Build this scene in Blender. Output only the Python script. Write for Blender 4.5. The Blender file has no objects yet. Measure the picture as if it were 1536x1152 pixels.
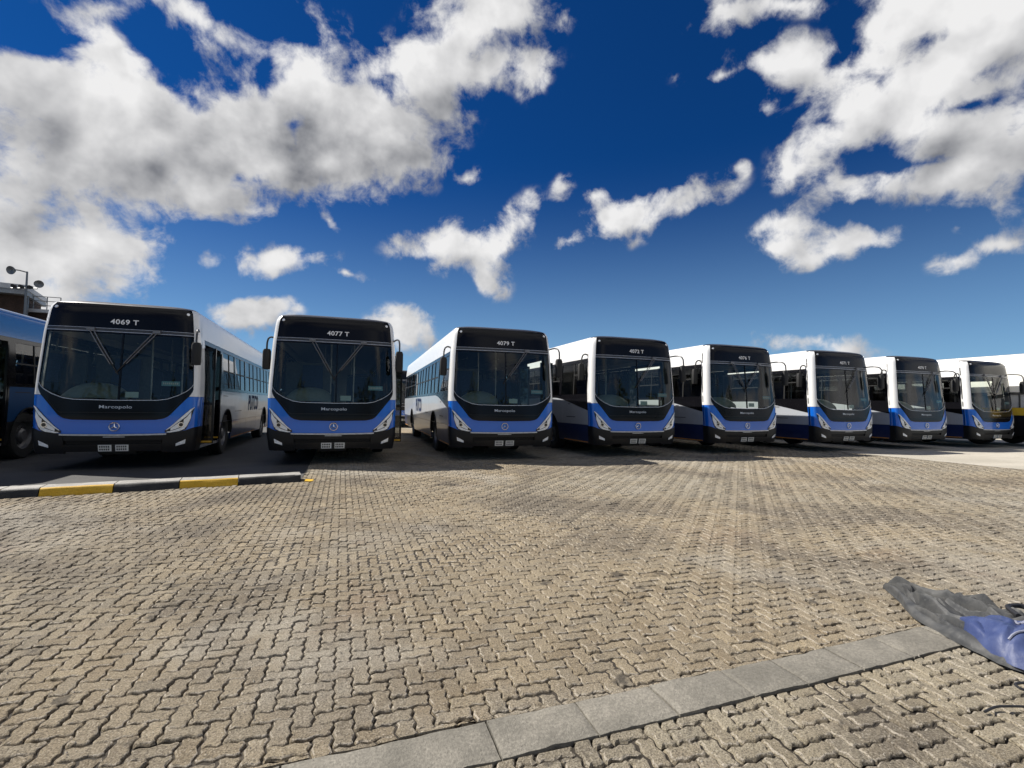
import bpy, bmesh, math, random
import numpy as np
from mathutils import Vector, Matrix, noise as mnoise

R = math.radians
random.seed(7)
scene = bpy.context.scene
COL = scene.collection

# ------------------------------------------------------------------ camera
cam_d = bpy.data.cameras.new('camera')
cam = bpy.data.objects.new('camera', cam_d)
COL.objects.link(cam)
cam_d.sensor_width = 36.0
cam_d.lens = 716.0 * 36.0 / 1536.0
cam_d.clip_start = 0.05
cam_d.clip_end = 2000.0
m3 = Matrix(((0.942621, -0.027608, -0.332720), (-0.333586, -0.037259, -0.941983), (0.013609, 0.998924, -0.044331)))
cam.matrix_world = Matrix.Translation((0, 0, 1.28)) @ m3.to_4x4()
scene.camera = cam

# ------------------------------------------------------------------ light and exposure
SUN_TO = Vector((-2.20, 1.50, 3.05)).normalized()      # towards the sun: behind the buses, to the left
sun_el = math.asin(SUN_TO.z)
sun_d = bpy.data.lights.new('sun', 'SUN')
sun_d.energy = 5.0
sun_d.angle = R(0.53)
sun_d.color = (1.0, 0.95, 0.87)
sun = bpy.data.objects.new('sun', sun_d)
COL.objects.link(sun)
sun.rotation_euler = (-SUN_TO).to_track_quat('-Z', 'Y').to_euler()
sun.location = (-20, 20, 40)
scene.view_settings.view_transform = 'Standard'
scene.view_settings.look = 'None'
scene.view_settings.exposure = 0.65
scene.view_settings.gamma = 1.0
scene.view_settings.use_curve_mapping = False
scene.render.engine = 'CYCLES'
scene.cycles.max_bounces = 8
scene.cycles.transparent_max_bounces = 16
scene.cycles.caustics_reflective = False
scene.cycles.caustics_refractive = False

# ------------------------------------------------------------------ sky: azimuth, elevation, half length, half height, tilt, weight
CLOUDS= [(-0.459, 0.439, 0.093, 0.063, -0.155, 1.0), (-0.468, 0.33, 0.137, 0.099, 0.303, 1.0), (-0.427, 0.229, 0.163, 0.066, 0.208, 1.0), (-0.347, 0.416, 0.142, 0.101, 0.097, 1.0), (-0.386, 0.527, 0.058, 0.032, -0.19, 0.6), (-0.388, 0.555, 0.058, 0.017, 0.648, 0.6), (-0.225, 0.442, 0.227, 0.1, 0.359, 1.0), (-0.107, 0.51, 0.205, 0.103, 0.166, 1.0), (0.043, 0.527, 0.165, 0.074, 0.239, 1.0), (0.097, 0.502, 0.114, 0.079, 0.503, 0.9), (-0.133, 0.582, 0.073, 0.044, 0.223, 0.6), (-0.252, 0.352, 0.079, 0.046, 0.215, 0.8), (-0.031, 0.44, 0.144, 0.054, 0.132, 0.9), (-0.278, 0.597, 0.054, 0.017, -0.16, 0.6), (-0.216, 0.595, 0.048, 0.014, -0.182, 0.45), (-0.038, 0.63, 0.074, 0.028, -0.49, 0.5), (0.08, 0.617, 0.111, 0.032, 0.227, 0.7), (0.217, 0.664, 0.116, 0.071, 0.448, 1.0), (0.233, 0.618, 0.158, 0.029, 0.082, 0.8), (0.317, 0.704, 0.108, 0.05, -0.007, 1.0), (0.369, 0.621, 0.035, 0.044, -0.256, 0.6), (-0.126, 0.26, 0.086, 0.028, 0.181, 0.95), (-0.233, 0.248, 0.026, 0.016, 0.164, 0.6), (-0.173, 0.33, 0.051, 0.024, 0.177, 0.65), (-0.034, 0.353, 0.02, 0.026, 0.136, 0.6), (-0.0, 0.247, 0.035, 0.011, -0.084, 0.55), (-0.167, 0.164, 0.065, 0.036, 0.099, 1.0), (0.106, 0.143, 0.067, 0.04, 0.042, 0.8), (0.233, 0.319, 0.13, 0.043, 0.089, 1.1), (0.331, 0.369, 0.066, 0.034, 0.726, 0.75), (0.297, 0.258, 0.041, 0.036, -0.743, 0.65), (0.451, 0.327, 0.041, 0.018, 0.38, 0.6), (0.575, 0.369, 0.089, 0.04, 0.242, 0.95), (0.666, 0.397, 0.1, 0.031, 0.202, 0.95), (0.513, 0.415, 0.028, 0.014, -0.058, 0.5), (0.237, 0.451, 0.031, 0.014, 0.046, 0.45), (0.436, 0.43, 0.026, 0.024, 0.686, 0.35), (0.868, 0.573, 0.105, 0.033, -0.275, 0.85), (0.766, 0.586, 0.089, 0.013, -0.009, 0.5), (0.767, 0.654, 0.062, 0.043, 0.184, 0.55), (0.87, 0.646, 0.065, 0.016, -0.282, 0.5), (1.016, 0.575, 0.079, 0.056, 0.263, 1.0), (1.096, 0.488, 0.116, 0.088, -0.205, 1.05), (1.135, 0.529, 0.093, 0.055, -0.429, 1.05), (0.977, 0.483, 0.084, 0.056, -0.041, 0.9), (1.047, 0.425, 0.111, 0.06, -0.319, 1.0), (1.145, 0.384, 0.074, 0.064, -0.345, 1.0), (1.011, 0.348, 0.088, 0.042, -0.01, 0.95), (1.093, 0.355, 0.083, 0.046, -0.087, 0.9), (0.903, 0.429, 0.056, 0.058, -0.233, 0.45), (0.866, 0.4, 0.032, 0.025, -0.198, 0.5), (0.835, 0.519, 0.026, 0.024, -0.844, 0.45), (1.143, 0.295, 0.051, 0.032, 0.202, 0.6), (0.865, 0.324, 0.046, 0.023, 0.018, 0.75), (0.849, 0.294, 0.03, 0.014, -0.144, 0.6), (0.979, 0.282, 0.073, 0.028, -0.029, 0.85), (0.916, 0.271, 0.066, 0.023, 0.036, 0.6), (1.083, 0.227, 0.03, 0.02, -0.185, 0.55), (1.141, 0.244, 0.039, 0.017, -0.036, 0.8), (0.783, 0.44, 0.023, 0.013, -0.173, 0.4), (0.904, 0.116, 0.086, 0.026, -0.163, 0.95), (-0.446, 0.146, 0.06, 0.058, 0.157, 1.0)]
HOLES= [(-0.109, 0.483, 0.05, 0.035, 0.482, 1.0), (-0.49, 0.506, 0.051, 0.025, 0.728, 0.6), (-0.258, 0.491, 0.037, 0.019, -0.252, 0.35), (-0.411, 0.368, 0.03, 0.014, -0.226, 0.35), (-0.196, 0.381, 0.044, 0.023, 0.208, 0.5), (-0.405, 0.406, 0.046, 0.019, -0.078, 0.35), (-0.306, 0.495, 0.051, 0.022, -0.347, 0.6), (-0.424, 0.482, 0.036, 0.02, -0.223, 0.5), (-0.213, 0.528, 0.033, 0.023, 0.266, 0.4), (-0.011, 0.589, 0.039, 0.028, 0.168, 0.5), (1.041, 0.521, 0.042, 0.024, 0.441, 0.5), (0.987, 0.516, 0.044, 0.018, -0.149, 0.4), (1.086, 0.376, 0.052, 0.009, -0.201, 0.35), (1.165, 0.39, 0.027, 0.016, -0.354, 0.6), (-0.147, 0.209, 0.105, 0.014, 0.111, 0.8), (0.402, 0.363, 0.02, 0.049, -0.012, 0.6), (0.94, 0.553, 0.051, 0.016, 0.208, 0.5), (0.845, 0.477, 0.069, 0.022, -0.661, 0.5), (0.922, 0.325, 0.058, 0.013, -0.191, 0.5), (0.048, 0.357, 0.08, 0.036, 0.097, 0.6), (1.01, 0.307, 0.074, 0.012, -0.12, 0.5), (-0.249, 0.293, 0.062, 0.015, 0.189, 0.5), (-0.317, 0.532, 0.119, 0.032, -0.118, 0.9), (-0.166, 0.559, 0.048, 0.059, 0.571, 0.8), (-0.123, 0.629, 0.08, 0.036, -0.043, 0.8), (-0.462, 0.495, 0.048, 0.029, 0.409, 0.7), (-0.375, 0.453, 0.049, 0.023, -0.046, 0.4), (0.04, 0.597, 0.054, 0.021, 0.139, 0.4), (-0.429, 0.267, 0.071, 0.013, 0.139, 0.3), (0.97, 0.566, 0.054, 0.05, 0.396, 0.5), (0.929, 0.477, 0.059, 0.028, -0.267, 0.6), (1.111, 0.448, 0.061, 0.016, -0.066, 0.7), (1.054, 0.376, 0.083, 0.013, -0.13, 0.55), (1.148, 0.484, 0.037, 0.016, 0.114, 0.55), (0.994, 0.406, 0.05, 0.022, 0.119, 0.5), (1.114, 0.284, 0.05, 0.024, -0.247, 0.5), (1.074, 0.538, 0.033, 0.017, 0.423, 0.5), (1.085, 0.32, 0.044, 0.014, -0.046, 0.4), (0.778, 0.625, 0.075, 0.02, 0.042, 0.4)]
world = bpy.data.worlds.new('World')
scene.world = world
world.use_nodes = True


class NT:
    """small helper round a node tree"""
    def __init__(self, tree):
        self.t = tree
        self.t.nodes.clear()

    def n(self, kind, **kw):
        node = self.t.nodes.new(kind)
        for k, v in kw.items():
            setattr(node, k, v)
        return node

    def put(self, sock, v):
        if isinstance(v, bpy.types.NodeSocket):
            self.t.links.new(v, sock)
        elif v is not None:
            if isinstance(v, tuple) and len(v) == 3 and sock.type == 'RGBA':
                v = v + (1.0,)
            sock.default_value = v

    def math(self, op, a, b=None, c=None, clamp=False):
        m = self.n('ShaderNodeMath', operation=op, use_clamp=clamp)
        self.put(m.inputs[0], a)
        if b is not None:
            self.put(m.inputs[1], b)
        if c is not None:
            self.put(m.inputs[2], c)
        return m.outputs[0]

    def vmath(self, op, a, b=None, scale=None):
        m = self.n('ShaderNodeVectorMath', operation=op)
        self.put(m.inputs[0], a)
        if b is not None:
            self.put(m.inputs[1], b)
        if scale is not None:
            self.put(m.inputs['Scale'], scale)
        return m.outputs['Value'] if op in ('LENGTH', 'DOT_PRODUCT') else m.outputs[0]

    def noise(self, vec, scale, detail=4.0, rough=0.5, dist=0.0, color=False):
        m = self.n('ShaderNodeTexNoise')
        if vec is not None:
            self.put(m.inputs['Vector'], vec)
        m.inputs['Scale'].default_value = scale
        m.inputs['Detail'].default_value = detail
        m.inputs['Roughness'].default_value = rough
        m.inputs['Distortion'].default_value = dist
        return m.outputs['Color'] if color else m.outputs['Fac']

    def ramp(self, fac, lo, hi, a=0.0, b=1.0, smooth=True):
        m = self.n('ShaderNodeMapRange', interpolation_type='SMOOTHSTEP' if smooth else 'LINEAR')
        self.put(m.inputs['Value'], fac)
        m.inputs['From Min'].default_value = lo
        m.inputs['From Max'].default_value = hi
        m.inputs['To Min'].default_value = a
        m.inputs['To Max'].default_value = b
        return m.outputs['Result']

    def mix(self, fac, a, b, mode='MIX'):
        m = self.n('ShaderNodeMix', data_type='RGBA', blend_type=mode)
        self.put(m.inputs[0], fac)
        self.put(m.inputs[6], a)
        self.put(m.inputs[7], b)
        return m.outputs[2]


def build_sky():
    g = NT(world.node_tree)
    geo = g.n('ShaderNodeTexCoord').outputs['Generated']      # the viewing direction
    sep = g.n('ShaderNodeSeparateXYZ')
    g.put(sep.inputs[0], geo)
    X, Y, Z = sep.outputs
    sky = g.n('ShaderNodeTexSky', sky_type='NISHITA')
    sky.sun_disc = False
    sky.sun_elevation = sun_el
    sky.sun_rotation = math.atan2(SUN_TO.x, SUN_TO.y)
    sky.altitude = 1500.0
    sky.air_density = 1.0
    sky.dust_density = 0.4
    sky.ozone_density = 3.0
    gam = g.n('ShaderNodeGamma')
    g.put(gam.inputs[0], sky.outputs[0])
    gam.inputs[1].default_value = SKY_GAMMA
    blue = g.mix(1.0, gam.outputs[0], SKY_TINT, 'MULTIPLY')
    # clouds: blobs placed by azimuth and elevation, torn by noise on a flat cloud deck
    zc = g.math('ADD', g.math('MAXIMUM', Z, 0.0), 0.22)
    cx = g.n('ShaderNodeCombineXYZ')
    g.put(cx.inputs[0], g.math('DIVIDE', X, zc))
    g.put(cx.inputs[1], g.math('DIVIDE', Y, zc))
    deck = cx.outputs[0]
    az = g.math('ARCTAN2', X, Y)
    el = g.math('ARCSINE', Z)
    ce = g.n('ShaderNodeCombineXYZ')
    g.put(ce.inputs[0], az)
    g.put(ce.inputs[1], el)
    warp = g.noise(geo, 7.0, 3.0, 0.55, color=True)
    warp = g.vmath('SCALE', g.vmath('SUBTRACT', warp, (0.5, 0.5, 0.5)), scale=0.07)
    ae = g.vmath('ADD', ce.outputs[0], warp)

    def blob_sum(rows, ae):
        tot = None
        for a, e, sa, sb, rot, w in rows:
            mp = g.n('ShaderNodeMapping', vector_type='TEXTURE')
            g.put(mp.inputs['Vector'], ae)
            mp.inputs['Location'].default_value = (a, e, 0)
            mp.inputs['Rotation'].default_value = (0, 0, rot)
            mp.inputs['Scale'].default_value = (sa * 1.7, sb * 1.7, 1)
            gr = g.n('ShaderNodeTexGradient', gradient_type='QUADRATIC_SPHERE')
            g.put(gr.inputs[0], mp.outputs[0])
            v = g.math('MULTIPLY', gr.outputs['Fac'], w)
            tot = v if tot is None else g.math('ADD', tot, v)
        return tot
    # the warped vector keeps z near 0 so that the sphere gradient stays a flat ellipse
    flat = g.n('ShaderNodeVectorMath', operation='MULTIPLY')
    g.put(flat.inputs[0], ae)
    flat.inputs[1].default_value = (1, 1, 0)
    ae = flat.outputs[0]
    body = blob_sum(CLOUDS, ae)
    hole = blob_sum(HOLES, ae)
    above = blob_sum(CLOUDS, g.vmath('ADD', ae, (-0.022, 0.042, 0.0)))     # how much cloud lies on the sunny side
    # the same broken cloud goes on over the rest of the sky
    mp = g.n('ShaderNodeMapping', vector_type='TEXTURE')
    g.put(mp.inputs['Vector'], ae)
    mp.inputs['Location'].default_value = (0.33, 0.28, 0)
    mp.inputs['Scale'].default_value = (1.5, 1.05, 1)
    gr = g.n('ShaderNodeTexGradient', gradient_type='SPHERICAL')
    g.put(gr.inputs[0], mp.outputs[0])
    away = g.ramp(gr.outputs['Fac'], 0.0, 0.35, 1.0, 0.0)
    cover = g.ramp(g.noise(deck, 0.55, 4.0, 0.5), 0.46, 0.62)
    body = g.math('ADD', body, g.math('MULTIPLY', g.math('MULTIPLY', cover, away), 0.55))
    fine = g.noise(geo, 9.0, 9.0, 0.60, 0.25)
    finer = g.noise(geo, 26.0, 7.0, 0.62, 0.4)
    tex = g.math('ADD', g.math('MULTIPLY', fine, 0.72), g.math('MULTIPLY', finer, 0.28))
    shade = g.ramp(g.math('SUBTRACT', above, body), -0.55, 0.55)
    raw = body
    body = g.math('SUBTRACT', 1.0, g.math('POWER', 2.71828, g.math('MULTIPLY', raw, -1.25)))
    body = g.math('MULTIPLY', body, 1.12)
    dens = g.math('ADD', body, g.math('MULTIPLY', g.math('SUBTRACT', tex, 0.5), 3.0))
    dens = g.math('SUBTRACT', dens, g.math('MULTIPLY', hole, 0.85))
    present = g.ramp(g.math('ADD', body, 0.0), 0.01, 0.12)
    alpha = g.math('MULTIPLY', g.ramp(dens, 0.12, 0.66), present)
    # light on the clouds: noise compared with noise a little towards the sun, and thick parts greyer
    up = g.vmath('ADD', geo, (SUN_TO.x * 0.02 - 0.008, SUN_TO.y * 0.01, 0.03))
    fine_up = g.noise(up, 6.0, 5.0, 0.5, 0.1)
    slope = g.math('SUBTRACT', g.noise(geo, 6.0, 5.0, 0.5, 0.1), fine_up)
    thick = g.ramp(raw, 0.35, 1.6, 0.2, 1.0)
    bulk = g.noise(geo, 3.2, 3.0, 0.5)
    grey = g.math('MULTIPLY', thick, g.math('MULTIPLY', g.ramp(bulk, 0.30, 0.66), g.ramp(fine, 0.30, 0.72, 1.25, 0.7, False)))
    lit = g.math('ADD', 0.95, g.math('MULTIPLY', slope, 2.6))
    lit = g.math('SUBTRACT', lit, g.math('MULTIPLY', shade, 0.46))
    lit = g.math('SUBTRACT', lit, g.math('MULTIPLY', grey, 0.40))
    lit = g.math('MINIMUM', g.math('MAXIMUM', lit, 0.05), 1.0)
    ccol = g.mix(lit, (0.20, 0.21, 0.24), (1.0, 0.995, 0.995))
    ccol = g.vmath('SCALE', ccol, scale=CLOUD_GAIN)
    # low haze towards the horizon whitens the blue a little
    hz = g.math('POWER', g.ramp(el, -0.05, 0.50, 1.0, 0.0, False), 2.2)
    blue = g.mix(g.math('MULTIPLY', hz, 0.95), blue, HORIZON)
    col = g.mix(alpha, blue, ccol)
    bg = g.n('ShaderNodeBackground')
    g.put(bg.inputs['Color'], col)
    bg.inputs['Strength'].default_value = 0.1
    out = g.n('ShaderNodeOutputWorld')
    g.t.links.new(bg.outputs[0], out.inputs['Surface'])


SKY_GAMMA = 1.0
SKY_TINT = (0.026, 0.185, 0.40)
HORIZON = (2.5, 4.2, 5.4)
CLOUD_GAIN = 5.5
build_sky()
world.cycles.sampling_method = 'MANUAL'
world.cycles.sample_map_resolution = 512

# ------------------------------------------------------------------ materials
def new_mat(name):
    m = bpy.data.materials.new(name)
    m.use_nodes = True
    g = NT(m.node_tree)
    out = g.n('ShaderNodeOutputMaterial')
    return m, g, out


def principled(g, out, color, rough=0.5, metal=0.0, spec=0.5, coat=0.0, coat_rough=0.05, normal=None):
    b = g.n('ShaderNodeBsdfPrincipled')
    g.put(b.inputs['Base Color'], color)
    g.put(b.inputs['Roughness'], rough)
    g.put(b.inputs['Metallic'], metal)
    g.put(b.inputs['Specular IOR Level'], spec)
    g.put(b.inputs['Coat Weight'], coat)
    g.put(b.inputs['Coat Roughness'], coat_rough)
    if normal is not None:
        g.put(b.inputs['Normal'], normal)
    g.t.links.new(b.outputs[0], out.inputs['Surface'])
    return b


def obj_coord(g):
    return g.n('ShaderNodeTexCoord').outputs['Object']


def world_pos(g):
    return g.n('ShaderNodeNewGeometry').outputs['Position']


def bump(g, height, strength, dist):
    b = g.n('ShaderNodeBump')
    b.inputs['Strength'].default_value = strength
    b.inputs['Distance'].default_value = dist
    g.put(b.inputs['Height'], height)
    return b.outputs[0]


def paint_mat(name, color, rough=0.3, coat=0.5, dirt=0.25, metal=0.0, dirt_col=(0.16, 0.13, 0.10), spec=0.5):
    """vehicle paint with faint dust and a little waviness"""
    m, g, out = new_mat(name)
    p = world_pos(g)
    d = g.ramp(g.noise(p, 2.3, 6.0, 0.6), 0.42, 0.78)
    streak = g.n('ShaderNodeMapping')
    g.put(streak.inputs['Vector'], p)
    streak.inputs['Scale'].default_value = (14, 14, 0.9)
    d2 = g.ramp(g.noise(streak.outputs[0], 1.0, 4.0, 0.6), 0.5, 0.8)
    fac = g.math('MULTIPLY', g.math('ADD', g.math('MULTIPLY', d, 0.6), g.math('MULTIPLY', d2, 0.4)), dirt)
    col = g.mix(fac, color, dirt_col)
    rg = g.math('ADD', rough, g.math('MULTIPLY', fac, 0.5))
    nrm = bump(g, g.noise(p, 1.7, 2.0, 0.5), 0.10, 0.02)
    principled(g, out, col, rg, metal, spec, coat, 0.06, nrm)
    return m


def plain_mat(name, color, rough=0.5, metal=0.0, spec=0.5, var=0.15, scale=20.0):
    m, g, out = new_mat(name)
    p = obj_coord(g)
    f = g.noise(p, scale, 5.0, 0.6)
    dark = tuple(c * (1 - var) for c in color)
    light = tuple(min(1.0, c * (1 + var)) for c in color)
    col = g.mix(g.ramp(f, 0.3, 0.7), dark, light)
    principled(g, out, col, g.math('ADD', rough - 0.06, g.math('MULTIPLY', f, 0.12)), metal, spec)
    return m


def glass_mat(name, tint, dust=0.05):
    """thin tinted pane: mirror by Fresnel, the rest goes straight through"""
    m, g, out = new_mat(name)
    fr = g.n('ShaderNodeFresnel')
    fr.inputs['IOR'].default_value = 1.5
    p = world_pos(g)
    nrm = bump(g, g.noise(p, 0.8, 1.0, 0.4), 0.05, 0.02)
    tr = g.n('ShaderNodeBsdfTransparent')
    g.put(tr.inputs[0], tint)
    gl = g.n('ShaderNodeBsdfGlossy')
    gl.inputs['Roughness'].default_value = 0.015
    g.put(gl.inputs['Normal'], nrm)
    mx = g.n('ShaderNodeMixShader')
    f2 = g.math('MINIMUM', g.math('MULTIPLY', fr.outputs[0], 1.1), 1.0)
    g.put(mx.inputs[0], f2)
    g.t.links.new(tr.outputs[0], mx.inputs[1])
    g.t.links.new(gl.outputs[0], mx.inputs[2])
    df = g.n('ShaderNodeBsdfDiffuse')
    g.put(df.inputs[0], (0.30, 0.29, 0.27))
    mx2 = g.n('ShaderNodeMixShader')
    g.put(mx2.inputs[0], g.math('MULTIPLY', g.ramp(g.noise(p, 3.0, 6.0, 0.6), 0.4, 0.8), dust))
    g.t.links.new(mx.outputs[0], mx2.inputs[1])
    g.t.links.new(df.outputs[0], mx2.inputs[2])
    g.t.links.new(mx2.outputs[0], out.inputs['Surface'])
    return m


M = {}
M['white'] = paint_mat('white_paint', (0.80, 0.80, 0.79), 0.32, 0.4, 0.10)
M['blue'] = paint_mat('blue_paint', (0.006, 0.135, 0.62), 0.24, 0.75, 0.06)
M['navy'] = paint_mat('navy_paint', (0.012, 0.026, 0.105), 0.3, 0.4, 0.12)
M['side_shaded'] = paint_mat('shaded_side_paint', (0.42, 0.445, 0.485), 0.36, 0.4, 0.16)  # white side panels coloured bluish grey, the shade between buses painted in
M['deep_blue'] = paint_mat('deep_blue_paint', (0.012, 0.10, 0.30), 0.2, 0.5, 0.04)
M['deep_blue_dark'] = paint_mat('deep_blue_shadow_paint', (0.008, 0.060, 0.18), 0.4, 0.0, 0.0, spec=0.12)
M['gloss_black'] = paint_mat('gloss_black', (0.006, 0.006, 0.008), 0.16, 0.0, 0.02, spec=0.22)
M['visor'] = paint_mat('visor_grey', (0.03, 0.031, 0.034), 0.35, 0.2, 0.2)
M['trim'] = plain_mat('dark_trim', (0.045, 0.046, 0.05), 0.35, 0.0, 0.5)
M['seal'] = plain_mat('seal_rubber', (0.012, 0.012, 0.012), 0.6)
M['bumper'] = paint_mat('bumper_plastic', (0.010, 0.010, 0.011), 0.42, 0.0, 0.06, spec=0.3)
M['chassis'] = plain_mat('chassis_black', (0.012, 0.012, 0.012), 0.7)
M['tyre'] = plain_mat('tyre_rubber', (0.018, 0.018, 0.018), 0.75, var=0.3)
M['rim'] = plain_mat('wheel_steel', (0.20, 0.20, 0.21), 0.45, 0.6)
M['chrome'] = plain_mat('chrome', (0.75, 0.76, 0.78), 0.12, 1.0, var=0.05)
M['silver'] = plain_mat('silver_plastic', (0.55, 0.56, 0.58), 0.3, 0.4)
M['lamp_clear'] = plain_mat('lamp_reflector', (0.86, 0.87, 0.88), 0.16, 0.15, var=0.08, scale=60)
M['lamp_dark'] = plain_mat('lamp_bezel', (0.02, 0.02, 0.022), 0.15)
M['lamp_white'] = plain_mat('lamp_white', (0.85, 0.86, 0.86), 0.2, 0.1)
M['letter'] = plain_mat('white_lettering', (0.85, 0.85, 0.85), 0.5, var=0.03)
M['letter_navy'] = plain_mat('navy_lettering', (0.008, 0.022, 0.085), 0.6, 0.0, 0.1, var=0.1)
M['plate'] = plain_mat('plate_white', (0.70, 0.70, 0.66), 0.45, var=0.1)
M['plate_ink'] = plain_mat('plate_ink', (0.05, 0.05, 0.05), 0.5)
M['screen'] = glass_mat('windscreen_glass', (0.72, 0.79, 0.73), 0.002)
M['window'] = glass_mat('window_glass', (0.46, 0.48, 0.49), 0.015)
M['floor'] = plain_mat('bus_floor', (0.09, 0.09, 0.095), 0.7)
M['lining'] = plain_mat('bus_lining', (0.5, 0.51, 0.52), 0.6, var=0.05)
M['dash'] = plain_mat('dash_plastic', (0.22, 0.26, 0.25), 0.45, var=0.1)
M['seat'] = plain_mat('seat_fabric', (0.03, 0.05, 0.12), 0.85, var=0.3, scale=50)
M['seat_shell'] = plain_mat('seat_shell', (0.10, 0.105, 0.11), 0.5)
M['pole'] = plain_mat('grab_pole', (0.55, 0.56, 0.55), 0.3, 0.3)
M['notice'] = plain_mat('paper_notice', (0.62, 0.78, 0.80), 0.7, var=0.05)
M['sticker'] = plain_mat('blue_sticker', (0.25, 0.50, 0.62), 0.6, var=0.1)
M['step_yellow'] = plain_mat('step_yellow', (0.65, 0.36, 0.03), 0.6)
M['tape'] = plain_mat('orange_tape', (0.70, 0.30, 0.05), 0.45)
M['mirror_glass'] = plain_mat('mirror_glass', (0.7, 0.72, 0.75), 0.03, 1.0, var=0.02)
M['yellow'] = paint_mat('yellow_paint', (0.72, 0.47, 0.03), 0.35, 0.3, 0.15)
M['coach_white'] = paint_mat('coach_white', (0.80, 0.79, 0.74), 0.35, 0.3, 0.08)

# ------------------------------------------------------------------ mesh helpers
class MB:
    """collects geometry for one mesh"""
    def __init__(self):
        self.v, self.f = [], []

    def grid(self, fn, nu, nv, closed_u=False):
        b = len(self.v)
        for i in range(nu + 1):
            for j in range(nv + 1):
                self.v.append(fn(i / nu, j / nv))
        for i in range(nu):
            for j in range(nv):
                a = b + i * (nv + 1) + j
                self.f.append((a, a + nv + 1, a + nv + 2, a + 1))
        return self

    def sheet(self, fn, nu, nv, depth):
        """grid with a turned-back rim: DEPTH is a vector"""
        b = len(self.v)
        self.grid(fn, nu, nv)
        ring = [(i, 0) for i in range(nu)] + [(nu, j) for j in range(nv)] + [(i, nv) for i in range(nu, 0, -1)] + [(0, j) for j in range(nv, 0, -1)]
        idx = [b + i * (nv + 1) + j for i, j in ring]
        c = len(self.v)
        for k in idx:
            p = self.v[k]
            self.v.append((p[0] + depth[0], p[1] + depth[1], p[2] + depth[2]))
        n = len(idx)
        for k in range(n):
            self.f.append((idx[k], idx[(k + 1) % n], c + (k + 1) % n, c + k))
        return self

    def box(self, x0, x1, y0, y1, z0, z1):
        b = len(self.v)
        self.v += [(x, y, z) for x in (x0, x1) for y in (y0, y1) for z in (z0, z1)]
        self.f += [tuple(b + k for k in q) for q in ((0, 1, 3, 2), (4, 6, 7, 5), (0, 4, 5, 1), (2, 3, 7, 6), (0, 2, 6, 4), (1, 5, 7, 3))]
        return self

    def tube(self, pts, r, n=8, taper=None):
        b = len(self.v)
        pts = [Vector(p) for p in pts]
        for i, p in enumerate(pts):
            t = (pts[min(i + 1, len(pts) - 1)] - pts[max(i - 1, 0)]).normalized()
            a = t.orthogonal().normalized() if i == 0 else (pa - t * pa.dot(t)).normalized()
            pa = a
            c = t.cross(a)
            rr = r if taper is None else r * taper[i]
            for k in range(n):
                w = 2 * math.pi * k / n
                self.v.append(tuple(p + a * (rr * math.cos(w)) + c * (rr * math.sin(w))))
        for i in range(len(pts) - 1):
            for k in range(n):
                self.f.append((b + i * n + k, b + i * n + (k + 1) % n, b + (i + 1) * n + (k + 1) % n, b + (i + 1) * n + k))
        self.f.append(tuple(b + k for k in range(n - 1, -1, -1)))
        e = b + (len(pts) - 1) * n
        self.f.append(tuple(e + k for k in range(n)))
        return self

    def lathe_x(self, prof, n=28, c=(0, 0, 0)):
        """profile of (x, radius) turned about the x axis"""
        b = len(self.v)
        for x, r in prof:
            for k in range(n):
                w = 2 * math.pi * k / n
                self.v.append((c[0] + x, c[1] + r * math.cos(w), c[2] + r * math.sin(w)))
        for i in range(len(prof) - 1):
            for k in range(n):
                self.f.append((b + i * n + k, b + i * n + (k + 1) % n, b + (i + 1) * n + (k + 1) % n, b + (i + 1) * n + k))
        return self

    def poly(self, pts):
        b = len(self.v)
        self.v += [tuple(p) for p in pts]
        self.f.append(tuple(range(b, b + len(pts))))
        return self

    def mapped(self, fn):
        self.v = [tuple(fn(p)) for p in self.v]
        return self

    def mesh(self, name, mat, smooth=True):
        me = bpy.data.meshes.new(name)
        me.from_pydata(self.v, [], self.f)
        bm = bmesh.new()
        bm.from_mesh(me)
        bmesh.ops.remove_doubles(bm, verts=bm.verts, dist=1e-5)
        bmesh.ops.recalc_face_normals(bm, faces=bm.faces)
        bm.to_mesh(me)
        bm.free()
        if mat is not None:
            me.materials.append(M[mat] if isinstance(mat, str) else mat)
        if smooth:
            me.shade_smooth()
            me.set_sharp_from_angle(angle=R(35))
        return me

    def build(self, name, mat, parent=None, smooth=True):
        return link(name, self.mesh(name, mat, smooth), parent)


def link(name, data, parent=None, loc=None):
    o = bpy.data.objects.new(name, data)
    COL.objects.link(o)
    o.parent = parent
    if loc is not None:
        o.location = loc
    return o


def tag(o, label=None, cat=None, group=None, kind=None):
    for k, v in (('label', label), ('category', cat), ('group', group), ('kind', kind)):
        if v:
            o[k] = v
    return o


def copy_tree(o, parent=None):
    c = o.copy()
    COL.objects.link(c)
    c.parent = parent
    for ch in list(o.children):
        copy_tree(ch, c)
    return c


def lerp_table(t, xs, ys):
    return float(np.interp(t, xs, ys))


_text_cache = {}


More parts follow.
